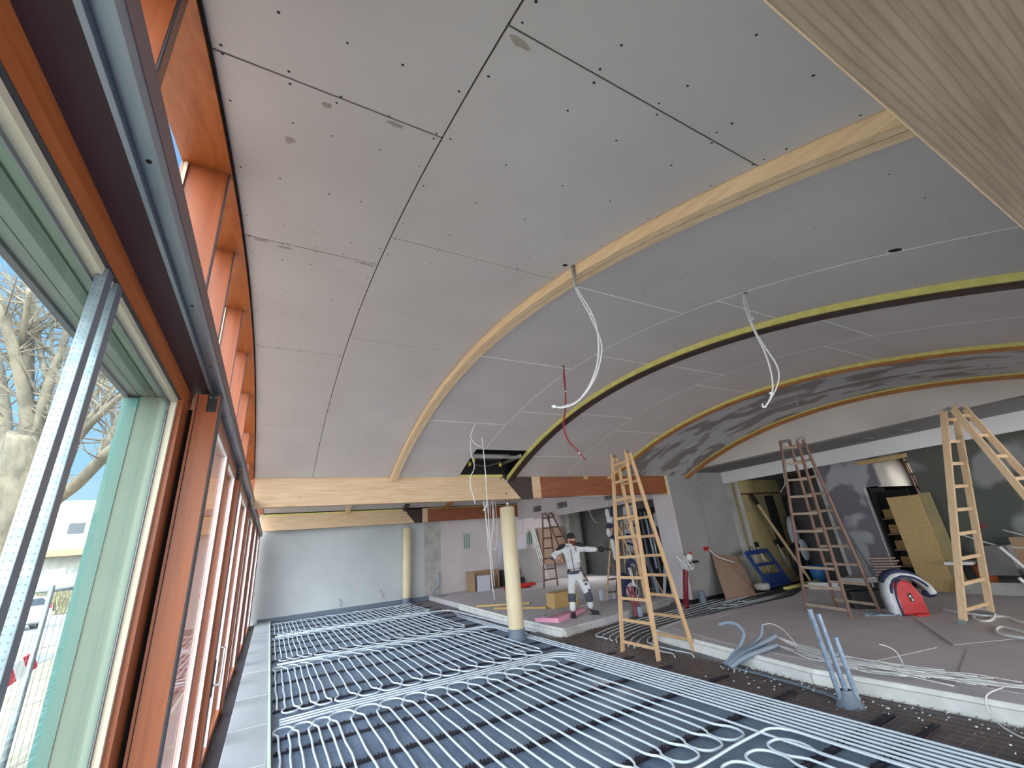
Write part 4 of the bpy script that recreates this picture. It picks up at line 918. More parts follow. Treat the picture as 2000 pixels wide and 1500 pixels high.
# body: one continuous skin (mostly under the clothes)
pts = [J['pel'], J['waist'], J['chest'], J['up'], J['nk2'], J['shL'], J['elL'], lerp(J['elL'], J['haL'], .8), J['shR'], J['elR'], J['wrR'], J['hipL'], J['knL'], J['anL'], J['hipR'], J['knR'], J['anR']]
ed = [(0, 1), (1, 2), (2, 3), (3, 4), (3, 5), (5, 6), (6, 7), (3, 8), (8, 9), (9, 10), (0, 11), (11, 12), (12, 13), (0, 14), (14, 15), (15, 16)]
rd = [.09, .08, .10, .075, .052, .045, .03, .028, .045, .03, .026, .06, .04, .03, .06, .04, .03]
body = skin('body', pts, ed, rd, 'skin', man)
# head
hc = mp(1115.5, 1053, .02); face_dir = (-nf * .55 + rt * .75 + V((0, 0, -.12))).normalized(); fs = face_dir.cross(V((0, 0, 1))).normalized(); fu = fs.cross(face_dir).normalized()
hm = Matrix((fs, face_dir, fu)).transposed()
def hp(a, b_, c_): return hc + fs * a + face_dir * b_ + fu * c_
b = B(); b.ball(hc, .078, .098, .118, 20, 14, hm); b.ball(hp(0, .05, -.05), .052, .052, .062, 14, 10, hm); b.obj('head', 'skin', man)
b = B(); b.add([hp(-.014, .095, -.022), hp(.014, .095, -.022), hp(0, .125, -.020), hp(-.007, .098, .022), hp(.007, .098, .022)], [(0, 1, 2), (0, 2, 3), (1, 4, 2), (3, 2, 4)], True); b.obj('nose', 'skin', man)
b = B()
for s_ in (-1, 1): b.ball(hp(s_ * .030, .090, .008), .011, .006, .006, 8, 6, hm)
b.obj('eye', 'black', man)
b = B(); b.tube([hp(-.022, .102, -.058), hp(0, .108, -.060), hp(.022, .102, -.058)], .006, 6); b.obj('mouth', 'red', man)
for s_ in (-1, 1):
    b = B(); b.ball(hp(s_ * .080, -.005, -.01), .012, .022, .032, 8, 6, hm); b.obj('ear', 'skin', man)
b = B(); b.ball(hp(0, .058, -.085), .066, .070, .068, 16, 10, hm); b.ball(hp(-.05, .025, -.05), .028, .045, .055, 10, 8, hm); b.ball(hp(.05, .025, -.05), .028, .045, .055, 10, 8, hm); b.ball(hp(0, .100, -.040), .030, .012, .010, 10, 6, hm); b.ball(hp(0, .070, -.13), .040, .042, .040, 10, 8, hm); b.obj('beard', 'beard', man)
b = B(); b.ball(hp(0, -.008, .050), .088, .106, .095, 20, 12, hm); b.ball(hp(0, -.01, .025), .090, .108, .03, 20, 6, hm); b.obj('beanie', 'blacktxt', man)
# trousers
pts = [J['waist'] + V((0, 0, .02)), J['pel'], J['hipL'], lerp(J['hipL'], J['knL'], .5), J['knL'], lerp(J['knL'], J['anL'], .5), J['anL'] + V((0, 0, .02)), J['hipR'], lerp(J['hipR'], J['knR'], .5), J['knR'], lerp(J['knR'], J['anR'], .5), J['anR'] + V((0, 0, .02))]
ed = [(0, 1), (1, 2), (2, 3), (3, 4), (4, 5), (5, 6), (1, 7), (7, 8), (8, 9), (9, 10), (10, 11)]
skin('trousers', pts, ed, [.145, .145, .105, .095, .075, .078, .062, .105, .095, .075, .078, .062], 'jacket', man, root=1)
# jacket
pts = [J['waist'] + V((0, 0, -.02)), J['belly'], J['chest'], J['up'], J['neck'], J['shL'], lerp(J['shL'], J['elL'], .5), J['elL'], lerp(J['elL'], J['haL'], .75), J['shR'], lerp(J['shR'], J['elR'], .5), J['elR'], lerp(J['elR'], J['wrR'], .9)]
ed = [(0, 1), (1, 2), (2, 3), (3, 4), (3, 5), (5, 6), (6, 7), (7, 8), (3, 9), (9, 10), (10, 11), (11, 12)]
skin('jacket', pts, ed, [.168, .178, .180, .12, .070, .085, .075, .070, .058, .085, .075, .068, .058], 'jacket', man, root=2)
# waistband, zip, shoulder patches, knee patches
b = B()
wb = J['waist'] + V((0, 0, -.06)); n = 20
for k, (dz, r_) in enumerate(((-.03, .150), (.0, .158), (.03, .160))): pass
b.add([wb + rt * (r_ * math.cos(2 * PI * j / n)) + nf * (r_ * .82 * math.sin(2 * PI * j / n)) + V((0, 0, dz)) for dz, r_ in ((-.035, .160), (-.01, .172), (.02, .174), (.04, .160)) for j in range(n)], [(i * n + j, i * n + (j + 1) % n, (i + 1) * n + (j + 1) % n, (i + 1) * n + j) for i in range(3) for j in range(n)], True)
b.obj('waistband', 'greypatch', man)
b = B(); b.tube([mp(1112.5, 1067, .13), mp(1115.5, 1080, .19), mp(1118, 1095, .20), mp(1121, 1110, .19), mp(1122, 1118, .18)], .008, 6); b.obj('zip', 'blacktxt', man)
b = B(); b.tube([mp(1123, 1068, .12), mp(1124, 1074, .17), mp(1126, 1077, .19)], .008, 5); b.tube([mp(1107, 1066, .12), mp(1110, 1070, .16)], .008, 5); b.obj('drawstring', 'blacktxt', man)
skin('collar', [mp(1106, 1066, .02), mp(1109, 1062.5, .0), mp(1114, 1064.5, .06), mp(1121, 1066.5, .06)], [(0, 1), (1, 2), (2, 3)], [.035, .045, .05, .04], 'jacket', man, root=1)
for (p, q, nm_) in ((mp(1104, 1066.0, .03), lerp(J['shL'], J['elL'], .62) + V((0, 0, .045)) - nf * .02, 'L'), (mp(1124, 1064.5, .03), lerp(J['shR'], J['elR'], .75) + V((0, 0, .045)) - nf * .02, 'R')):
    b = B(); b.tube(smooth([p, lerp(p, q, .35) + V((0, 0, .02)), q], 6), [.03 + .028 * math.sin(PI * k / 12) for k in range(13)], 10); b.obj('shoulder_patch', 'blacktxt', man)
for k_, a_, dk in (('knL', 'anL', 0), ('knR', 'anR', 0)):
    k0 = J[k_]; h_ = J['hipL' if k_ == 'knL' else 'hipR']; b = B()
    pts = [lerp(k0, h_, .14), lerp(k0, h_, .04), lerp(k0, J[a_], .12), lerp(k0, J[a_], .36)]
    b.tube(smooth([p - nf * .008 for p in pts], 4), [.084, .088, .09, .09, .09, .09, .09, .09, .088, .086, .085, .084, .084], 14); b.obj('knee_patch', 'greypatch', man)
b = B(); b.ball(J['elL'] + V((.0, 0, -.045)) - nf * .04, .05, .04, .05, 10, 8); b.obj('elbow_patch', 'greypatch', man)
pk = lerp(J['hipR'], J['knR'], .45)
b = B(); b.bar(pk + rt * .07 - nf * .07 + V((0, 0, .07)), pk + rt * .085 - nf * .07 - V((0, 0, .08)), rt, .11, .03); o = b.obj('thigh_pocket', 'jacket', man, bevel=.008)
b = B(); b.bar(pk + rt * .085 - nf * .075 - V((0, 0, .08)), pk + rt * .09 - nf * .075 - V((0, 0, .16)), rt, .12, .035); b.bar(pk + rt * .02 - nf * .085 + V((0, 0, .12)), pk + rt * .03 - nf * .085 + V((0, 0, .085)), rt, .06, .02); b.bar(pk + rt * .05 - nf * .09 + V((0, 0, .05)), pk + rt * .055 - nf * .09 + V((0, 0, .01)), rt, .06, .02); b.obj('pocket_flap', 'greypatch', man)
# boots
for a_, toe in (('anL', -nf * .20 + rt * .02), ('anR', -nf * .10 + rt * .17)):
    an = J[a_]; g_ = V((an.x, an.y, Z)); tn = toe.normalized()
    skin('boot', [an + V((0, 0, .0)), g_ + V((0, 0, .05)) - tn * .03, g_ + V((0, 0, .045)) + tn * .09, g_ + V((0, 0, .038)) + tn * .19], [(0, 1), (1, 2), (2, 3)], [.052, .050, .050, .038], 'blacktxt', man, root=1)
    b = B(); b.bar(g_ - tn * .075 + V((0, 0, .008)), g_ + tn * .225 + V((0, 0, .008)), tn.cross(V((0, 0, 1))), .09, .016); b.obj('boot_sole', 'black', man)
def hand(c_, d_, up_, curl, m_, sc=1.0, nm='hand'):
    d_ = V(d_).normalized(); up_ = V(up_); s_ = d_.cross(up_).normalized(); pal = up_ - d_ * up_.dot(d_); pal.normalize()
    # palm
    o = skin(nm, [c_, c_ + d_ * .045 * sc, c_ + d_ * .09 * sc], [(0, 1), (1, 2)], [(.026 * sc, .030 * sc), (.022 * sc, .040 * sc), (.018 * sc, .038 * sc)], m_, man, 1, 0)
    for k, (off, ln) in enumerate(((-.030, .070), (-.010, .080), (.010, .075), (.029, .058))):
        p0 = c_ + d_ * .085 * sc + s_ * off * sc; p1 = p0 + d_ * ln * .42 * sc - pal * .010 * sc * curl
        p2 = p1 + (d_ * (1 - .45 * curl) - pal * .6 * curl).normalized() * ln * .34 * sc; p3 = p2 + (d_ * (1 - .9 * curl) - pal * 1.0 * curl).normalized() * ln * .26 * sc
        skin('finger', [p0 - d_ * .02 * sc, p1, p2, p3], [(0, 1), (1, 2), (2, 3)], [.0095 * sc, .009 * sc, .008 * sc, .007 * sc], m_, o, 1)
    p0 = c_ + d_ * .02 * sc - s_ * .030 * sc
    skin('thumb', [p0, p0 + (d_ * .5 - s_ * .8).normalized() * .04 * sc, p0 + (d_ * .9 - s_ * .75).normalized() * .075 * sc], [(0, 1), (1, 2)], [.013 * sc, .011 * sc, .009 * sc], m_, o, 1)
hand(lerp(J['elL'], J['haL'], .85), J['haL'] - J['elL'], (0, 0, 1), .7, 'skin', 1.0, 'bare_hand')
hand(J['wrR'] - rt * .02, rt * 1 - nf * .2, (0, 0, 1), .35, 'blacktxt', 1.85, 'gloved_hand')

# ------------------------------------------------------------------ things around the man
t = thing('insulation_slab', (5.9, 8.6, Z), 'flat pink insulation foam slab lying on the floor edge at the man\'s feet', 'insulation board')
b = B(); b.quadslab([(5.22, 9.0, Z), (5.45, 8.42, Z), (6.62, 9.02, Z), (6.45, 9.42, Z)], (0, 0, .085)); b.obj('slab', 'pink', t)
for i in range(6):
    a = V((5.0 + .05 * i, 9.0 - .08 * i, Z + .095 + .004 * i)); c_ = V((6.45 + .06 * i, 9.50 - .08 * i, Z + .095 + .004 * i))
    b = B(); b.bar(a, c_, (0, 0, 1), .006, .035)
    tag(b.obj('metal_profile', 'galv' if i % 2 else 'foamw'), 'thin pale profile lying across the pink foam slab', 'metal profile', 'profiles on the pink foam slab')
b = B(); b.box(6.42, 7.15, 10.0, 10.4, Z, Z + .36); o = tag(b.obj('wood_fibre_insulation', 'insul', bevel=.02), 'yellowish wood fibre insulation block on the floor behind the man', 'insulation block')
b = B(); b.box(7.95, 8.3, 10.0, 10.12, Z, Z + .25); o = tag(b.obj('small_box', 'paper'), 'small white box on the floor right of the man', 'box')
b = B(); b.box(8.31, 8.4, 9.98, 10.1, Z, Z + .22); b.obj('side_flap', 'white', o)
for i, (a, c_, mm_, lab) in enumerate((((5.4, 12.6), (6.55, 11.5), 'osb', 'narrow wooden plank on the floor behind the near column, farther one'), ((5.5, 11.6), (6.35, 10.3), 'insul', 'narrow wooden plank on the floor behind the near column, nearer one'))):
    b = B(); b.bar((a[0], a[1], Z + .03), (c_[0], c_[1], Z + .03), (0, 0, 1), .05, .09); tag(b.obj('plank', mm_), lab, 'plank', 'planks behind the near column')
# crates by far wall
t = thing('open_crate', (7.7, 17.2, Z), 'open cardboard crate with a white carton in it, against the pink wall', 'crate')
b = B(); b.box(7.15, 8.3, 17.45, 17.5, Z, Z + .7); b.box(7.1, 7.15, 16.7, 17.5, Z, Z + .7); b.box(8.3, 8.35, 17.0, 17.5, Z, Z + .7); b.obj('box', 'cardbox', t)
b = B(); b.box(7.25, 7.75, 16.6, 17.0, Z, Z + .55); b.obj('carton', 'paper', t)
t = thing('toolbox', (9.2, 17.2, Z), 'dark grey crate of tools by the pink wall, left behind the column', 'box')
b = B(); b.box(8.62, 9.38, 17.0, 17.5, Z, Z + .62); b.obj('body', 'greypatch', t); b = B(); b.box(8.6, 9.38, 16.7, 16.99, Z, Z + .3); b.obj('lid', 'black', t)
b = B(); b.box(8.0, 9.0, 15.6, 16.0, Z, Z + .10); b.box(8.7, 9.2, 15.5, 15.9, Z + .05, Z + .16); tag(b.obj('red_tool_case', 'red', bevel=.03), 'flat red tool case on the floor left of the near column foot', 'tool case')
# papers and prints on the wall
for i, (x0, x1, z0, z1, lab) in enumerate(((8.75, 9.25, 1.05, 1.9, 'bluish paper plan pinned to the pink wall, half behind the column on its left'), (9.62, 10.12, 1.45, 2.0, 'white paper plan pinned to the pink wall right of the column'))):
    b = B(); b.box(x0, x1, 17.785, 17.797, z0, z1); tag(b.obj('paper_plan', 'paper'), lab, 'paper')
for x0, lab in ((7.18, 'green printed stripes on the pink wall left of the cables'), (10.28, 'green printed stripes on the pink wall by the leaning boards')):
    b = B()
    for k in range(3): b.box(x0 + k * .11, x0 + k * .11 + .045, 17.79, 17.799, 1.75 if x0 < 8 else 1.7, 2.35 if x0 < 8 else 2.2)
    tag(b.obj('printed_stripes', 'green'), lab, 'marking')
# leaning boards
def panel(name, m_, label, p0, p1, q1, q0, th, cat='board', group=None):
    p0, p1, q1, q0 = map(V, (p0, p1, q1, q0)); nn = (p1 - p0).cross(q0 - p0).normalized() * th
    b = B(); b.quadslab([p0, p1, q1, q0], nn); return tag(b.obj(name, m_), label, cat, group)
panel('gypsum_panel', 'greyboard', 'grey gypsum panel leaning on the pink wall right of the near column', (9.55, 16.9, Z), (10.55, 16.9, Z), (10.45, 17.5, 1.5), (9.45, 17.5, 1.5), .03)
panel('brown_panel', 'ply', 'big brown panel leaning behind the far ladder', (10.92, 17.55, .75), (12.3, 17.55, .75), (12.3, 17.72, 2.35), (10.84, 17.72, 2.35), .03)
for k in range(3):
    b = B(); b.bar((10.66 + .10 * k, 17.2, Z), (10.50 + .09 * k, 17.74, 2.33), (1, 0, 0), .05, .03); tag(b.obj('leaning_batten', 'foamw'), 'pale long batten leaning on the far wall between the panels', 'batten', 'battens leaning on the far wall')
panel('gypsum_panel', 'greyboard', 'grey gypsum panel leaning low right of the man', (11.2, 13.0, Z), (12.4, 12.8, Z), (12.4, 13.3, 1.6), (11.1, 13.5, 1.6), .03)
for k in range(6):
    b = B(); x = 12.2 + .16 * k; b.bar((x + .25, 11.9 - .1 * k, Z), (x, 12.6 - .1 * k, 1.85 - .03 * k), (1, 0, 0), .05 if k % 2 else .10, .03)
    tag(b.obj('leaning_batten', ['ply', 'white', 'oldladder', 'white', 'ply', 'white'][k]), 'batten in the stack leaning behind the man\'s glove', 'batten', 'battens stacked behind the glove')
panel('leaning_plank_sheet', 'oldrung', 'light brown wood panel standing behind the front ladder, lower left', (12.0, 11.6, Z), (12.9, 11.2, Z), (12.9, 11.4, 1.25), (12.0, 11.8, 1.25), .04)
# rack of work clothes and tools behind the front ladder
def blob(name, m_, label, parts, cat, extra=None):
    t = thing(name, parts[0][0], label, cat)
    b = B()
    for c_, r in parts: b.ball(c_, *r, 10, 7)
    b.obj('cloth', m_, t)
    if extra:
        b = B()
        for c_, r in extra: b.ball(c_, *r, 8, 6)
        b.obj('trim', 'navy', t)
    return t
q = lambda u, v, y=9.6: on(u, v, 'y', y)
blob('hanging_work_clothes', 'jacket', 'white and black work clothes hanging left of the front ladder', [(q(1186, 1003), (.07, .05, .14)), (q(1191, 1015), (.12, .07, .10)), (q(1189, 1040), (.08, .05, .12)), (q(1197, 1065), (.06, .05, .26)), (q(1200, 1085), (.04, .04, .12))], 'clothes',
     [(q(1196, 1000), (.08, .05, .15)), (q(1190, 1027), (.13, .08, .07)), (q(1197, 1050), (.1, .08, .06)), (q(1202, 1022), (.1, .08, .04)), (q(1203, 1070), (.05, .06, .22))])
blob('hanging_work_clothes', 'jacket', 'white hooded work garment hanging right behind the front ladder', [(q(1285, 1008, 9.3), (.16, .10, .14)), (q(1288, 1022, 9.3), (.2, .1, .12)), (q(1286, 1015, 9.3), (.14, .1, .2))], 'clothes', [(q(1286, 1034, 9.25), (.18, .09, .05)), (q(1284, 1003, 9.2), (.03, .05, .05))])
t = thing('white_shelf_board', q(1232, 1150, 9.9), 'tall white board with dark slots standing behind the front ladder', 'board')
p0, p1, p2, p3 = q(1226, 1095, 9.9), q(1251, 1120, 9.9), q(1238, 985, 9.9), q(1218, 990, 9.9)
p0.z = 1.0; p1.z = .75
b = B(); b.quadslab([p0, p1, p2, p3], (0, .04, 0)); b.obj('panel', 'paper', t)
for k in range(5):
    f_ = .18 + .16 * k; b = B(); b.bar(lerp(p0, p3, f_) + V((-.02, -.03, 0)), lerp(p1, p2, f_) + V((.05, -.03, 0)), (0, 0, 1), .05, .03); b.obj('slot', 'navy', t)
for i, (u0, v0, u1, v1, mm_, r_) in enumerate(((1258, 1000, 1283, 1110, 'conduit', .03), (1266, 1000, 1290, 1120, 'duct', .03), (1250, 1000, 1280, 1170, 'greypatch', .03), (1262, 1085, 1290, 1180, 'conduit', .05), (1245, 1010, 1243, 1165, 'oldrung', .02))):
    b = B(); a = q(u0, v0, 9.2); c_ = q(u1, v1, 9.0); c_.z = max(c_.z, Z + .02); b.tube([a, c_], r_, 8)
    tag(b.obj('leaning_pipe', mm_), ['grey blue tube leaning behind the front ladder', 'shiny grey tube leaning behind the front ladder', 'dark tube leaning behind the front ladder', 'thick grey blue tube low behind the front ladder', 'brown wooden stick leaning behind the front ladder'][i], 'tube')
b = B(); b.bar(q(1301, 1020, 9.05), V((*q(1301, 1182, 9.05)[:2], Z)), (1, 0, 0), .08, .03); tag(b.obj('pale_batten', 'paper'), 'pale upright batten between the front ladder and the pillar', 'batten')
# black sheets standing in for the dark of a doorway behind
b = B(); b.box(9.83, 9.86, 9.1, 10.2, Z, 2.45); b.box(11.4, 12.9, 9.3, 9.34, Z, 2.6); struct(b.obj('wall_room', 'void', base=(0, 0, 0)))
# manifold cables: black coil, white coil, red tubes, dark sack
t = thing('hanging_cable_coil', q(1236, 1100, 8.9), 'black cable coil with white wires hanging behind the front ladder', 'cable')
b = B(); c_ = q(1237, 1112, 8.9)
for k in range(4):
    b.tube([c_ + V((math.cos(a) * (.13 + .02 * k), .02 * k, math.sin(a) * (.17 + .03 * k))) for a in [PI * j / 12 for j in range(-1, 14)]], .016, 6)
b.obj('black_coil', 'navy', t)
b = B(); c_ = q(1240, 1155, 8.85)
for k in range(6):
    b.tube([c_ + V((math.cos(a) * (.14 + .012 * k), .015 * k, math.sin(a) * (.12 + .015 * k))) for a in [2 * PI * j / 18 for j in range(19)]], .008, 5)
for k in range(4): b.tube(smooth([c_ + V((.02 * k - .03, 0, .1)), c_ + V((.02 * k - .02, .02, .3)), c_ + V((.03 * k - .08, .02, .55))], 4), .009, 5)
b.obj('white_coil', 'cable', t)
b = B(); b.ball((8.15, 9.25, .49), .26, .2, .34, 14, 10); b.ball((8.25, 9.25, .36), .3, .22, .21, 14, 8); tag(b.obj('dark_sack', 'navy'), 'dark blue sack on the floor behind the front ladder', 'sack')
for i, x in enumerate((7.32, 7.44)):
    rtube([(x, 8.1, .02), (x + .01, 8.13, .2), (x + .02, 8.2, .42), (x + .03, 8.25, .62)], .035, 'redtube', 'dark red corrugated tube upright behind the front ladder, %s one' % ('left' if i == 0 else 'right'), 'corrugated_tube', 'tube')
b = B(); b.lathe((7.40, 8.05, .02), [(.06, 0), (.06, .18), (.045, .2)], 12); tag(b.obj('pipe_sleeve', 'conduit'), 'grey pipe sleeve around the foot of the red tubes', 'sleeve')
# red tube with white wires in front of pillar
t = thing('wiring_tube', (9.0, 7.95, 0), 'thick red corrugated tube with a bunch of white wires at the grey pillar foot', 'tube')
b = B(); pts = smooth([(8.72, 7.9, .02), (8.95, 8.05, .25), (9.08, 8.1, .5), (9.2, 8.12, .8)], 10); b.tube(pts, [.060 + (.006 if k % 2 else -.004) for k in range(len(pts))], 10); b.obj('hose', 'redtube', t)
random.seed(11)
b = B()
for k in range(16):
    a = V((9.2, 8.12, .8)); d1 = V((random.uniform(-.15, .18), random.uniform(-.1, .05), random.uniform(.1, .3))); b.tube(smooth([a, a + d1 * .6, a + d1 * 1.2, a + d1 * .9 + V((.08, -.05, -.1)), a + d1 * .3 + V((.1, -.05, -.05))], 4), .010, 5)
b.obj('wire_bunch', 'cable', t)
b = B(); b.ball((9.36, 8.05, 1.08), .11, .06, .09, 10, 8); b.obj('tape_roll', 'foamw', t); b = B(); b.ball((9.38, 8.0, 1.18), .05, .04, .03, 8, 6); b.obj('tape_tag', 'red', t)
b = B(); b.tube([(9.3, 8.05, .95), (9.75, 8.15, .95)], .03, 8); b.obj('dark_sleeve', 'black', t)
b = B(); b.lathe((9.45, 8.0, 0), [(.09, 0), (.08, .25), (.06, .3)], 12); tag(b.obj('drain_pipe', 'collar'), 'grey drain pipe stub at the pillar corner', 'pipe')
# sockets
for i, (x, y, z, lab) in enumerate(((10.34, 8.262, 1.21, 'double red socket box on the grey pillar'),)):
    t = thing('socket_box', (x, y, z), lab, 'socket')
    for dx in (-.055, .055):
        b = B(); b.tube([(x + dx, y + .018, z), (x + dx, y, z)], .06, 12); b.obj('box_ring', 'red', t)
        b = B(); b.tube([(x + dx, y - .002, z), (x + dx, y - .0005, z)], .03, 10); b.obj('box_opening', 'void', t)
b = B(); b.tube(smooth([(10.40, 8.25, 1.19), (10.55, 8.12, .98), (10.85, 7.90, .82)], 6), .013, 6); tag(b.obj('socket_cable', 'cable'), 'white cable hanging from the red socket box over the hardboard', 'cable')
# hardboard sheet with curved top
t = [(10.05, 7.80, .03), (10.98, 7.60, .03), (11.22, 7.86, .45), (11.42, 8.08, .80), (11.40, 8.12, .90), (11.1, 8.17, .99), (10.75, 8.21, 1.03), (10.48, 8.225, 1.12), (10.42, 8.20, 1.05), (10.25, 8.03, .55)]
b = B(); b.quadslab(t, (.01, .02, 0)); tag(b.obj('hardboard_sheet', 'ply'), 'brown hardboard sheet with a curved top leaning on the grey pillar', 'board')
# blue plastic frame
t = thing('blue_plastic_pallet', (11.7, 7.5, Z), 'dark blue plastic frame leaning on the yellow wall', 'frame')
o0, ox, oz = on(1502, 1150, 'y', 7.45), on(1537, 1141, 'y', 7.45), on(1465, 1092, 'y', 7.85)
dxv = V((1.0, .05, 0)); dzv = V((-.02, .42, .86)); o0 = V((11.35, 7.42, Z + .02))
def bp(a, c_): return o0 + dxv * a + dzv * c_
for nm_, a0, c0, a1, c1, w_ in (('side_bar', 0, 0, 0, 1, .10), ('side_bar', 1, 0, 1, 1, .10), ('cross_bar', 0, .04, 1, .04, .12), ('cross_bar', 0, .96, 1, .96, .10), ('cross_bar', .1, .6, .9, .6, .06), ('base_sheet', .05, .2, .95, .2, .24)):
    b = B(); b.bar(bp(a0, c0), bp(a1, c1), dzv if nm_ != 'side_bar' else dxv, w_, .05); b.obj(nm_, 'blue', t)
b = B(); b.tube(smooth([bp(.3, 1), bp(.3, 1.1), bp(.45, 1.12), bp(.45, 1)], 3), .012, 6); b.obj('grip', 'black', t)
# leaning pole
a = on(1466, 965, 'y', 7.9); c_ = V((13.0, 7.3, Z + .02))
t = thing('leaning_pole', c_, 'pale wooden pole with black end leaning on the yellow wall', 'pole')
b = B(); b.bar(lerp(a, c_, .12), c_, (0, 1, 0), .06, .045); b.obj('shaft', 'ladder2', t)
b = B(); b.bar(a, lerp(a, c_, .13), (0, 1, 0), .08, .08); b.obj('grip_end', 'black', t)
b = B(); b.bar(a + V((.05, .05, -.05)), c_ + V((.02, .03, 0)), (0, 1, 0), .03, .03); b.obj('dark_rail', 'black', t)
for i, x in enumerate((12.02, 12.98)):
    b = B(); b.box(x, x + .14, 7.94, 7.999, 1.10, 1.24); o = tag(b.obj('socket_box', 'black'), 'open black socket box on the yellow wall, %s one' % ('left' if i == 0 else 'right'), 'socket')
    b = B()
    for k in range(3): b.tube(smooth([(x + .05, 7.94, 1.12), (x + .08 + .05 * k, 7.9, .8), (x + .15 + .1 * k, 7.85, .45 + .1 * k)], 5), .008, 5)
    b.obj('hanging_wire', 'cable', o)
b = B(); b.lathe((11.15, 7.5, Z), [(.0, 0), (.16, 0), (.18, .12), (.15, .14), (.10, .13), (0, .05)], 18); tag(b.obj('plaster_bowl', 'roughplaster'), 'dirty pale bowl on the floor left of the blue frame', 'bowl')
b = B(); b.lathe((12.95, 7.0, Z), [(.0, .02), (.17, 0), (.21, .40), (.19, .40), (.15, .05)], 20); o = tag(b.obj('bucket', 'bucket'), 'blue bucket on the floor behind the weathered ladder', 'bucket')
b = B(); b.tube([(12.74, 7.0, .52), (12.95, 6.9, .42), (13.16, 7.0, .52)], .006, 5); b.obj('bail', 'steel', o)
t = thing('black_wheel', (13.2, 7.7, .6), 'black round tyre-like coil leaning behind the weathered ladder', 'wheel')
b = B(); b.tube([V((13.42 + .34 * math.cos(a), 7.66, Z + .49 + .42 * math.sin(a))) for a in [2 * PI * k / 24 for k in range(25)]], .07, 8); b.obj('tyre', 'black', t)
b = B(); b.ball((13.6, 7.7, 1.35), .22, .1, .5, 10, 8); b.ball((13.7, 7.6, .9), .18, .1, .3, 10, 8); o = tag(b.obj('hanging_bag', 'paper'), 'pale bag hanging in the dark doorway behind the weathered ladder', 'bag')
b = B(); b.box(13.15, 13.55, 7.95, 7.998, 1.0, 2.5); tag(b.obj('dark_doorway_panel', 'void'), 'narrow black panel standing in for the dark doorway behind the weathered ladder', 'board')  # black panel put on the wall for the darkness of the doorway
# floor edge strips on the far side
b = B(); b.box(11.3, 12.8, 6.95, 7.05, Z, Z + .06); tag(b.obj('floor_batten', 'foam_y'), 'yellow batten on the floor in front of the blue frame', 'batten')
b = B(); b.box(11.6, 11.75, 4.9, 6.6, Z, Z + .14); tag(b.obj('floor_batten', 'foamw'), 'white wrapped batten on the floor behind the weathered ladder', 'batten')
b = B(); b.bar((12.2, 5.7, 1.55), (11.3, 5.0, .5), (0, 0, 1), .04, .02); tag(b.obj('aluminium_straightedge', 'galv'), 'bright aluminium straightedge leaning on the grey back wall', 'straightedge')
b = B(); b.bar((12.25, 5.85, 2.0), (11.5, 5.2, .45), (0, 0, 1), .05, .08); tag(b.obj('dark_board', 'darkwall'), 'dark board leaning behind the straightedge', 'board')
# stacked spacer blocks
t = thing('stacked_wood_strips', (11.75, 4.95, .4), 'loose stack of pale wood strips on the ledge before the dark opening', 'wood stack')
for k in range(8):
    b = B(); b.bar((11.78, 4.68 + .05 * (k % 2), .42 + .055 * k), (11.72, 5.18 - .04 * ((k + 1) % 2), .42 + .055 * k), (0, 0, 1), .025, .10); b.obj('strip', 'oldrung', t)
# OSB panel and shelves
b = B(); b.box(11.98, 12.0, 3.99, 4.55, Z - .01, 2.03); o = tag(b.obj('osb_panel', 'osb'), 'tall yellowish board standing upright in front of the opening in the back wall', 'board')
b = B(); b.box(12.02, 12.04, 3.80, 4.0, Z, 2.05); tag(b.obj('osb_panel', 'yellowwall'), 'narrow darker panel standing in for the shade right of the tall yellowish board', 'board')  # darker panel added for the shade beside the tall board
t = thing('store_shelf', (12.8, 4.85, .4), 'dark shelf stacked with tan boxes inside the opening', 'shelf')
b = B(); b.box(12.75, 12.8, 4.4, 5.0, .1, 2.2); b.box(12.45, 13.2, 4.98, 5.01, .1, 2.3); b.obj('frame', 'void', t)
for k in range(4):
    z = .55 + .34 * k; b = B(); b.box(12.5, 12.74, 4.5, 4.97, z, z + .03); b.obj('shelf_board', 'oldladder', t)
    for j in range(2): b = B(); b.box(12.52, 12.74, 4.56 + .2 * j, 4.72 + .2 * j, z + .035, z + .22); b.obj('tan_box', 'shelfbox', t)
# toolbox, bag
t = thing('toolbox', (9.75, 4.35, Z), 'black open toolbox with a yellow label between the weathered ladder and the red bag', 'toolbox')
b = B(); b.quadslab([(9.35, 4.62, Z), (9.95, 4.05, Z), (10.15, 4.28, Z), (9.55, 4.85, Z)], (0, 0, .30)); b.obj('body', 'black', t, bevel=.012)
b = B(); b.quadslab([(9.30, 4.66, Z + .32), (9.92, 4.05, Z + .32), (10.13, 4.28, Z + .36), (9.53, 4.88, Z + .36)], (0, 0, .03)); b.obj('lid', 'black', t, bevel=.008)
b = B(); b.bar((9.74, 4.235, Z + .25), (9.84, 4.14, Z + .25), (0, 0, 1), .07, .012); b.obj('label', 'yellow', t)
b = B(); b.bar((9.64, 4.35, Z + .35), (9.64, 4.35, Z + .50), (1, 0, 0), .02, .02); b.bar((9.60, 4.38, Z + .50), (9.70, 4.30, Z + .50), (0, 0, 1), .02, .03); b.obj('tool', 'steel', t)
t = thing('tool_bag', (9.3, 3.72, Z), 'red tool bag draped with a white and navy jacket on the raised floor', 'bag')
b = B(); pz = [(-.16, 0), (.24, 0), (.22, .28), (.14, .48), (.0, .54), (-.14, .46)]
d_ = V((.66, -.75, 0)).normalized(); nn = V((.75, .66, 0))
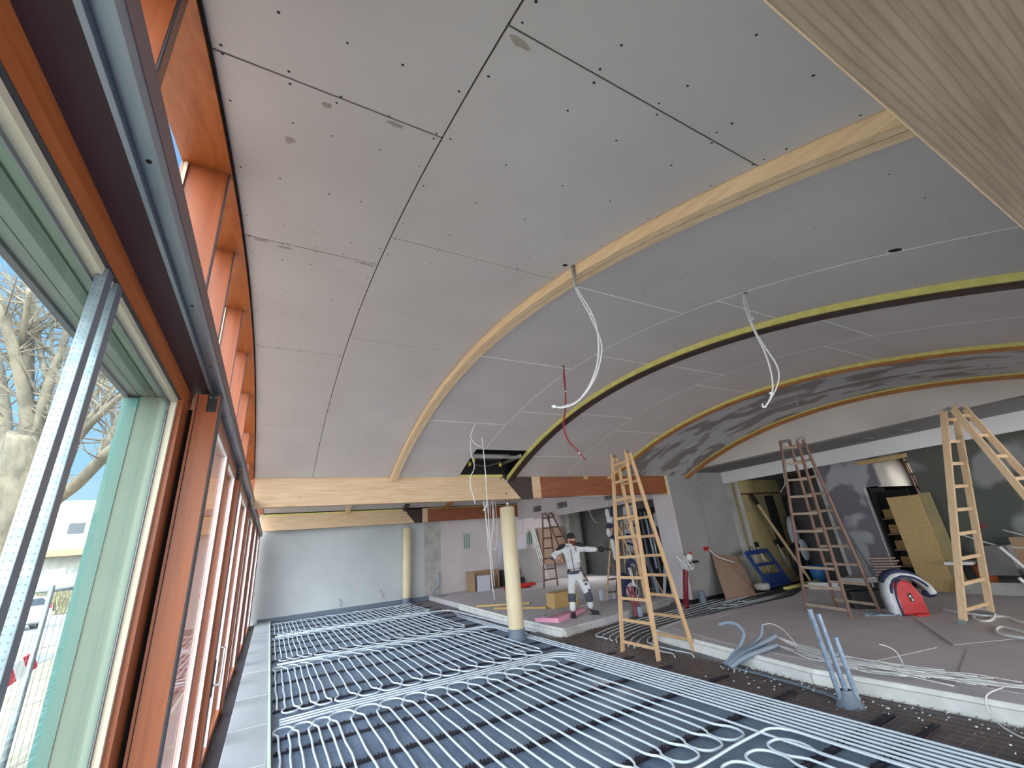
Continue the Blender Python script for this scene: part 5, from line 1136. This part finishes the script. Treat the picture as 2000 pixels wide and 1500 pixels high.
c0 = V((9.22, 3.75, Z)); b.quadslab([c0 + d_ * a + V((0, 0, z)) for a, z in pz], nn * .18); b.obj('body', 'red', t, bevel=.03)
b = B()
b.bar(c0 + d_ * .05 - nn * .006 + V((0, 0, .33)), c0 + d_ * .07 - nn * .006 + V((0, 0, .20)), d_, .05, .006); b.obj('emblem_back', 'black', t)
b = B(); b.bar(c0 + d_ * .052 - nn * .011 + V((0, 0, .30)), c0 + d_ * .055 - nn * .011 + V((0, 0, .265)), d_, .022, .004); b.bar(c0 + d_ * .07 - nn * .011 + V((0, 0, .245)), c0 + d_ * .072 - nn * .011 + V((0, 0, .215)), d_, .022, .004); b.obj('emblem', 'white', t)
t2 = thing('draped_jacket', (9.2, 3.8, Z), 'white and navy jacket draped over the red tool bag', 'jacket')
b = B()
pts = smooth([c0 + d_ * -.20 - nn * .03 + V((0, 0, .03)), c0 + d_ * -.21 - nn * .04 + V((0, 0, .30)), c0 + d_ * -.15 - nn * .03 + V((0, 0, .50)), c0 + d_ * .0 + V((0, 0, .58)), c0 + d_ * .18 + V((0, 0, .55)), c0 + d_ * .32 + V((0, 0, .42)), c0 + d_ * .36 + V((0, 0, .30))], 5)
def saddle(b_, ps, w0, w1, th):
    vs = []; n_ = len(ps)
    for k, p in enumerate(ps):
        t_ = (ps[min(k + 1, n_ - 1)] - ps[max(k - 1, 0)]).normalized(); o_ = nn.cross(t_).normalized(); o_ = o_ if o_.dot(p - (c0 + V((0, 0, .25)))) > 0 else -o_
        wv = .012 * math.sin(k * 1.7)
        vs += [p + nn * (w0 + wv), p + nn * (w1 + wv), p + nn * (w1 + wv) + o_ * th, p + nn * (w0 + wv) + o_ * th]
    b_.add(vs, [(0, 1, 2, 3), tuple(4 * (n_ - 1) + q_ for q_ in (3, 2, 1, 0))] + [(4 * k + a_, 4 * k + (a_ + 1) % 4, 4 * k + 4 + (a_ + 1) % 4, 4 * k + 4 + a_) for k in range(n_ - 1) for a_ in range(4)], True)
saddle(b, [p + (c0 + V((0, 0, .2)) - p).normalized() * .02 for p in pts], -.05, .26, .07)
b.ball(c0 + d_ * -.17 - nn * .03 + V((0, 0, .22)), .07, .05, .22, 10, 8)
b.obj('cloth', 'jacket', t2)
b = B(); saddle(b, [p + V((0, 0, .045)) for p in pts[8:]], .06, .275, .05); b.tube([p - nn * .055 for p in pts[6:26]], .018, 6); b.tube([p - nn * .058 + d_ * .05 + V((0, 0, -.02)) for p in pts[:14]], .014, 6); b.ball(pts[-1] + nn * .1, .07, .10, .06, 10, 8); b.obj('navy_lining', 'navy', t2)
b = B(); b.bar(c0 + d_ * -.02 - nn * .14 + V((0, 0, .02)), c0 + d_ * .16 - nn * .10 + V((0, 0, .03)), (0, 0, 1), .04, .08); tag(b.obj('crumpled_wrapper', 'red', bevel=.01), 'small red and white wrapper on the floor in front of the red bag', 'wrapper')
t = thing('hand_tool', (8.95, 4.2, Z), 'small dark steel tool lying at the foot of the weathered ladder', 'tool')
b = B(); b.bar((8.8, 4.25, Z + .02), (9.15, 3.85, Z + .02), (0, 0, 1), .02, .05); b.bar((8.9, 4.3, Z + .03), (8.95, 4.05, Z + .03), (0, 0, 1), .02, .04); b.bar((8.78, 4.1, Z + .03), (9.05, 4.12, Z + .03), (0, 0, 1), .02, .03); b.obj('blade', 'conduit', t)
# right corner clutter
t = thing('plaster_tub', (11.4, 2.2, .5), 'big grey plaster tub tilted at the right edge, in front of the back wall', 'tub')
b = B(); tz = .34
b.quadslab([(11.3, 2.75, tz + .30), (11.3, 1.6, tz + .30), (11.35, 1.75, tz), (11.35, 2.6, tz)], (.5, 0, 0)); b.obj('body', 'tub', t, bevel=.03)
b = B(); b.bar((11.3, 2.95, tz + .66), (11.28, 2.74, tz + .28), (1, 0, 0), .04, .03); b.obj('rim', 'white', t)
b = B(); b.box(11.92, 11.97, 1.2, 2.95, .36, 1.12); tag(b.obj('cardboard_sheet', 'cardbox'), 'brown cardboard sheet standing behind the grey plaster tub', 'cardboard')
b = B(); b.box(11.65, 12.2, 2.95, 3.35, .5, 1.0); tag(b.obj('dark_box', 'darkwall'), 'dark box left of the cardboard sheet at the back wall', 'box')
b = B(); b.lathe((11.9, 3.45, .36), [(0, 0), (.13, 0), (.16, .30), (0, .30)], 16); tag(b.obj('bucket', 'orangeb'), 'orange brown bucket behind the right hand ladder', 'bucket')
b = B(); b.box(11.6, 11.95, 3.5, 3.9, .68, .73); tag(b.obj('white_tray', 'white'), 'white tray on the bucket behind the right hand ladder', 'tray')
t = thing('striped_fire_stick', (10.5, 2.6, Z), 'red and white striped stick leaning behind the right hand ladder', 'stick')
pa, pb = V((10.9, 2.62, Z)), V((10.85, 2.78, .56))
for k in range(5):
    b = B(); b.tube([lerp(pa, pb, k / 5), lerp(pa, pb, (k + 1) / 5)], .025, 8); b.obj('band', 'red' if k % 2 else 'white', t)
for i, (x, y, z, lab) in enumerate(((12.28, 3.35, 1.32, 'dark red double socket on the green-grey back wall'), (12.28, 2.3, 1.35, 'dark red socket at the far right of the back wall'))):
    b = B()
    for dy in ((-.05, .05) if i == 0 else (0,)): b.tube([(x, y + dy, z), (x + .02, y + dy, z)], .045, 10)
    tag(b.obj('socket_box', 'redtube'), lab, 'socket')
b = B(); b.tube(smooth([(11.9, 3.6, 1.22), (11.9, 3.1, .98), (11.9, 2.6, .93), (11.9, 2.1, 1.0)], 6), .01, 6); tag(b.obj('slack_cable', 'cable'), 'white cable sagging across the back wall behind the right hand ladder', 'cable')
b = B(); b.tube(smooth([(12.0, 3.0, 1.25), (12.0, 2.6, 1.08), (12.0, 2.2, 1.05)], 6), .009, 6); tag(b.obj('slack_cable', 'cable'), 'thinner white cable sagging above the other at the right back wall', 'cable')
for i, pts in enumerate(([(9.85, 3.58, .17), (9.67, 3.33, .17), (9.58, 3.15, .17), (9.2, 3.0, .17), (9.15, 2.85, .17), (9.55, 2.88, .18), (9.85, 3.0, .2), (9.9, 3.2, .2), (9.65, 3.25, .18), (9.5, 3.0, .18), (9.54, 2.74, .17), (9.24, 2.52, .17), (9.0, 2.0, .17)],
                          [(8.4, 2.1, .17), (8.58, 2.38, .17), (8.74, 2.53, .17), (8.8, 2.64, .17), (8.56, 2.63, .17), (8.31, 2.50, .17), (8.2, 2.2, .17), (8.0, 1.9, .17)])):
    b = B(); b.tube(smooth(pts, 6), .018, 7); tag(b.obj('grey_hose', 'foamw'), ['pale hose curling on the floor behind the right hand ladder', 'pale hose loop on the floor right of the right hand ladder'][i], 'hose')
# lump by the far wall corner
b = B(); b.tube(smooth([(5.75, 17.7, .1), (5.8, 17.6, .35), (5.95, 17.6, .45), (6.0, 17.65, .8), (6.02, 17.7, .95)], 5), .03, 7); tag(b.obj('pipe_stub', 'conduit'), 'grey pipe stub bent up at the foot of the far wall', 'pipe')
b = B(); b.lathe((5.9, 17.0, 0), [(0, .16), (.18, .16), (.2, 0)], 14); tag(b.obj('floor_drain_stub', 'collar'), 'dark round stub on the floor by the far wall corner', 'pipe')
b = B()
for x, z in ((4.15 - .4, .55), (2.3, .45)): b.tube(smooth([(x, 17.78, z), (x + .06, 17.7, z - .12), (x + .05, 17.72, z - .25)], 4), .012, 5)
tag(b.obj('wall_cable_end', 'conduit'), 'grey cable ends poking out low in the far plastered wall', 'cable')

# ------------------------------------------------------------------ outside
b = B(); b.add([(-80, -30, -.30), (-.62, -30, -.30), (-.62, 110, -.30), (-80, 110, -.30)], [(0, 1, 2, 3)]); struct(b.obj('ground', 'ground', base=(0, 0, 0)))
b = B(); b.box(-60, -5.6, 17.5, 21, -.299, -.29); b.box(-80, -4.5, 27, 46, -.298, -.285); struct(b.obj('road', 'asphalt', base=(0, 0, 0)))
def at(u, v, dep): return CP + ray(u, v) * dep
# tree
t = thing('bare_tree', at(10, 1250, 12), 'big bare pale tree outside the near window', 'tree')
t.location.z = -.3
b = B()
D = 11.5
trk = [at(-28, 1260, D), at(-5, 1130, D), at(22, 1020, D), at(40, 940, D), at(50, 885, D), at(58, 845, D)]
b.tube(smooth(trk, 4), [.66 - .0125 * k for k in range(21)], 14); b.obj('trunk', 'bark', t)
def branch(pl, r0, r1, dd=0):
    pts = smooth([at(u, v, D + dd * k / len(pl)) for k, (u, v) in enumerate(pl)], 4); n = len(pts)
    b.tube(pts, [r0 + (r1 - r0) * k / (n - 1) for k in range(n)], 8); return pts
b = B(); lst = []
for pl, r0, r1, dd in (([(60, 880), (52, 800), (42, 740), (28, 690), (8, 620), (-20, 540)], .30, .16, -1), ([(50, 880), (52, 800), (56, 700), (58, 600), (54, 545)], .30, .16, 1),
                       ([(66, 880), (84, 790), (102, 730), (118, 690), (135, 630)], .26, .12, 0), ([(92, 740), (80, 690), (72, 640), (66, 585)], .14, .09, 1), ([(30, 720), (40, 670), (50, 620), (58, 565)], .15, .10, -1),
                       ([(5, 1000), (10, 900), (12, 820), (2, 740), (-10, 680)], .30, .18, 2), ([(85, 960), (120, 925), (140, 880), (150, 860), (175, 830), (205, 800), (240, 770)], .26, .10, -1),
                       ([(70, 1010), (110, 975), (150, 945), (190, 905), (215, 880), (240, 868)], .30, .20, -1.5), ([(150, 850), (180, 810), (210, 775), (235, 745)], .15, .08, 0),
                       ([(160, 830), (175, 790), (195, 755), (205, 730)], .12, .07, 1), ([(190, 900), (215, 850), (235, 810)], .16, .1, 1), ([(0, 650), (30, 645), (60, 640)], .05, .02, 0), ([(105, 740), (100, 680), (103, 625)], .08, .05, 1), ([(70, 790), (80, 780), (95, 800), (100, 850)], .09, .07, 0)):
    lst.append(branch(pl, r0 * .56, r1 * .56, dd))
b.obj('limb', 'bark', t)
random.seed(21); b = B()
for pts in lst:
    for k in range(16):
        p = random.choice(pts[3:]); d_ = V((random.uniform(-1, 1), random.uniform(-.6, .6), random.uniform(-.1, 1))).normalized() * random.uniform(.6, 1.9)
        q_ = [p, p + d_ * .5 + V((0, 0, .08)), p + d_ + V((0, 0, .2))]; b.tube(smooth(q_, 3), [.028 - .0035 * j for j in range(7)], 4, cap=False)
        for j in range(3):
            s_ = lerp(q_[1], q_[2], random.random()); e_ = V((random.uniform(-1, 1), random.uniform(-.6, .6), random.uniform(-.2, 1))).normalized() * random.uniform(.4, 1.0)
            b.tube([s_, s_ + e_ * .5, s_ + e_ * 1.0 + V((0, 0, .1))], [.011, .008, .004], 3, cap=False)
b.obj('twigs', 'bark', t)['kind'] = 'stuff'
# house
t = thing('white_house', (-15, 50, -.3), 'white rendered house with one small square window beyond the road', 'house')
hx0, hx1 = on(96, 1060, 'y', 50).x, on(250, 1060, 'y', 50).x
za, zb2 = on(150, 982, 'y', 50).z, on(150, 1072, 'y', 50).z
b = B(); b.box(-19.0, -2, 50, 60, zb2, za); b.obj('wall', 'housew', t)
b = B(); b.box(-19.3, -1.8, 49.6, 60, zb2 - .5, zb2); b.obj('eave_board', 'cardbox', t)
b = B(); b.box(-19.2, -1.8, 49.8, 60.2, za, za + .15); b.obj('parapet', 'housew', t)
p, q_ = on(136, 1022, 'y', 49.9), on(163, 1042, 'y', 49.9)
b = B(); b.box(p.x - .12, q_.x + .12, 49.92, 50, q_.z - .12, p.z + .12); o = b.obj('window_frame', 'white', t); b = B(); b.box(p.x, q_.x, 49.88, 49.91, q_.z, p.z); b.obj('pane', 'darkglass', o)
t = thing('garden_house', (-12, 55, -.3), 'low pale building half hidden by hedges under the white house', 'building')
b = B(); b.box(-20, -3, 51.2, 52, -.3, zb2 - .5); b.obj('wall', 'roughplaster', t)
for k in range(6): b = B(); b.box(-18.5 + 2.3 * k, -17.2 + 2.3 * k, 51.1, 51.19, .6, 3.0); b.obj('window', 'white' if k % 2 else 'darkglass', t)
random.seed(5)
for k, (x0, x1, y, h_, lab) in enumerate(((-26, -16, 47.2, 2.4, 'brown winter hedge behind the parked car, left part'), (-15.5, -8.5, 46.6, 2.2, 'brown winter hedge right behind the parked car'), (-8, -3, 46.5, 3.0, 'brown winter hedge nearest the window jamb'))):
    b = B()
    for j in range(900):
        p = V((random.uniform(x0, x1), random.uniform(y, y + 1.5), -.3)); hh = random.uniform(.5, 1) * h_
        d_ = V((random.uniform(-.6, .6), random.uniform(-.3, .3), hh)); s0 = p + V((0, 0, random.uniform(0, h_ * .5)))
        b.tube([s0, s0 + d_ * .35 + V((random.uniform(-.1, .1), 0, 0)), s0 + d_ * .6], [.03, .022, .008], 3, cap=False)
    tag(b.obj('hedge', 'hedge'), lab, 'hedge')
# car (rear right quarter seen)
cx, cy = -10.6, 33.5
t = thing('parked_car', (cx, cy, -.3), 'white hatchback parked beyond the site fence', 'car')
car_d = V((-.80, .60, 0)); car_n = V((.60, .80, 0))
def cp(a, n_, z): return V((cx, cy, -.29)) + car_d * a + car_n * n_ + V((0, 0, z))
prof = [(-.05, .35), (-.12, .60), (-.05, 1.0), (.15, 1.12), (.55, 1.52), (1.4, 1.60), (2.4, 1.50), (3.1, 1.08), (4.0, .95), (4.25, .65), (4.2, .30), (3.6, .25), (.3, .25)]
b = B(); b.quadslab([cp(a, -.85, z) for a, z in prof], car_n * 1.7); b.obj('body', 'carw', t, bevel=.08)
b = B(); b.quadslab([cp(a, -.862, z) for a, z in ((.42, 1.08), (.70, 1.42), (1.4, 1.50), (2.3, 1.42), (2.85, 1.08))], car_n * 1.724); b.quadslab([cp(a, n_, z) for a, n_, z in ((.17, -.7, 1.15), (.17, .7, 1.15), (.50, .62, 1.48), (.50, -.62, 1.48))], car_d * -.03); b.obj('window_glass', 'darkglass', t)
for a_ in (.75, 3.35):
    for n_ in (-.86, .70):
        b = B(); b.tube([cp(a_, n_, .33), cp(a_, n_ + .18, .33)], .33, 24); o = b.obj('wheel', 'tyre', t)
        b = B(); b.tube([cp(a_, n_ - .01, .33), cp(a_, n_ + .19, .33)], .22, 16); b.obj('hubcap', 'alu', o)
for n_ in (-.84, .62): b = B(); b.bar(cp(-.06, n_ + .0, .95), cp(.12, n_, 1.12), car_n, .24, .14); b.obj('tail_lamp', 'redl', t)
# temporary fence with barrier board
t = thing('mesh_site_fence', at(100, 1150, 3.6), 'galvanised mesh site fence close outside the near window', 'fence'); t.location.z = -.3
g1 = at(102, 1146, 3.6); g0 = at(-40, 1176, 3.6); g2 = at(215, 1136, 4.1); g2.x += .3; g2.y -= 1.2; zt_ = 1.74
dir1 = V((g1.x - g0.x, g1.y - g0.y, 0)); 
def vert(p): return V((p.x, p.y, -.3))
b = B(); b.tube([V((g1.x, g1.y, zt_ + .04)), vert(g1)], .021, 10); b.tube([V((g0.x, g0.y, zt_)), vert(g0)], .021, 10); b.tube([V((g2.x - .3, g2.y + 1.2, zt_)), vert(V((g2.x - .3, g2.y + 1.2, 0)))], .021, 8); b.obj('post', 'galv', t)
b = B(); b.tube([V((g0.x, g0.y, zt_)), V((g1.x, g1.y, zt_))], .016, 8); b.tube([V((g1.x, g1.y, zt_)), V((g2.x - .3, g2.y + 1.2, zt_))], .016, 8); b.obj('top_rail', 'galv', t)
b = B()
for A_, C_ in ((V((g0.x, g0.y, 0)), V((g1.x, g1.y, 0))), (V((g1.x, g1.y, 0)), V((g2.x - .3, g2.y + 1.2, 0)))):
    n = int((C_ - A_).length / .05)
    for k in range(1, n): p = lerp(A_, C_, k / n); b.tube([V((p.x, p.y, zt_)), V((p.x, p.y, -.2))], .0016, 3, cap=False)
    for z in (1.3, .9, .5, .1): b.tube([V((A_.x, A_.y, z)), V((C_.x, C_.y, z))], .0018, 3, cap=False)
b.obj('wire_mesh', 'galv', t)
p, q_ = at(-20, 1345, 3.3), at(68, 1288, 3.6)
t = thing('barrier_board', p, 'red and white striped barrier board on the site fence', 'barrier')
for k in range(4): b = B(); b.bar(lerp(p, q_, k / 4), lerp(p, q_, (k + 1) / 4), (0, 0, 1), .14, .02); b.obj('stripe', 'redl' if k % 2 else 'white', t)
random.seed(99)
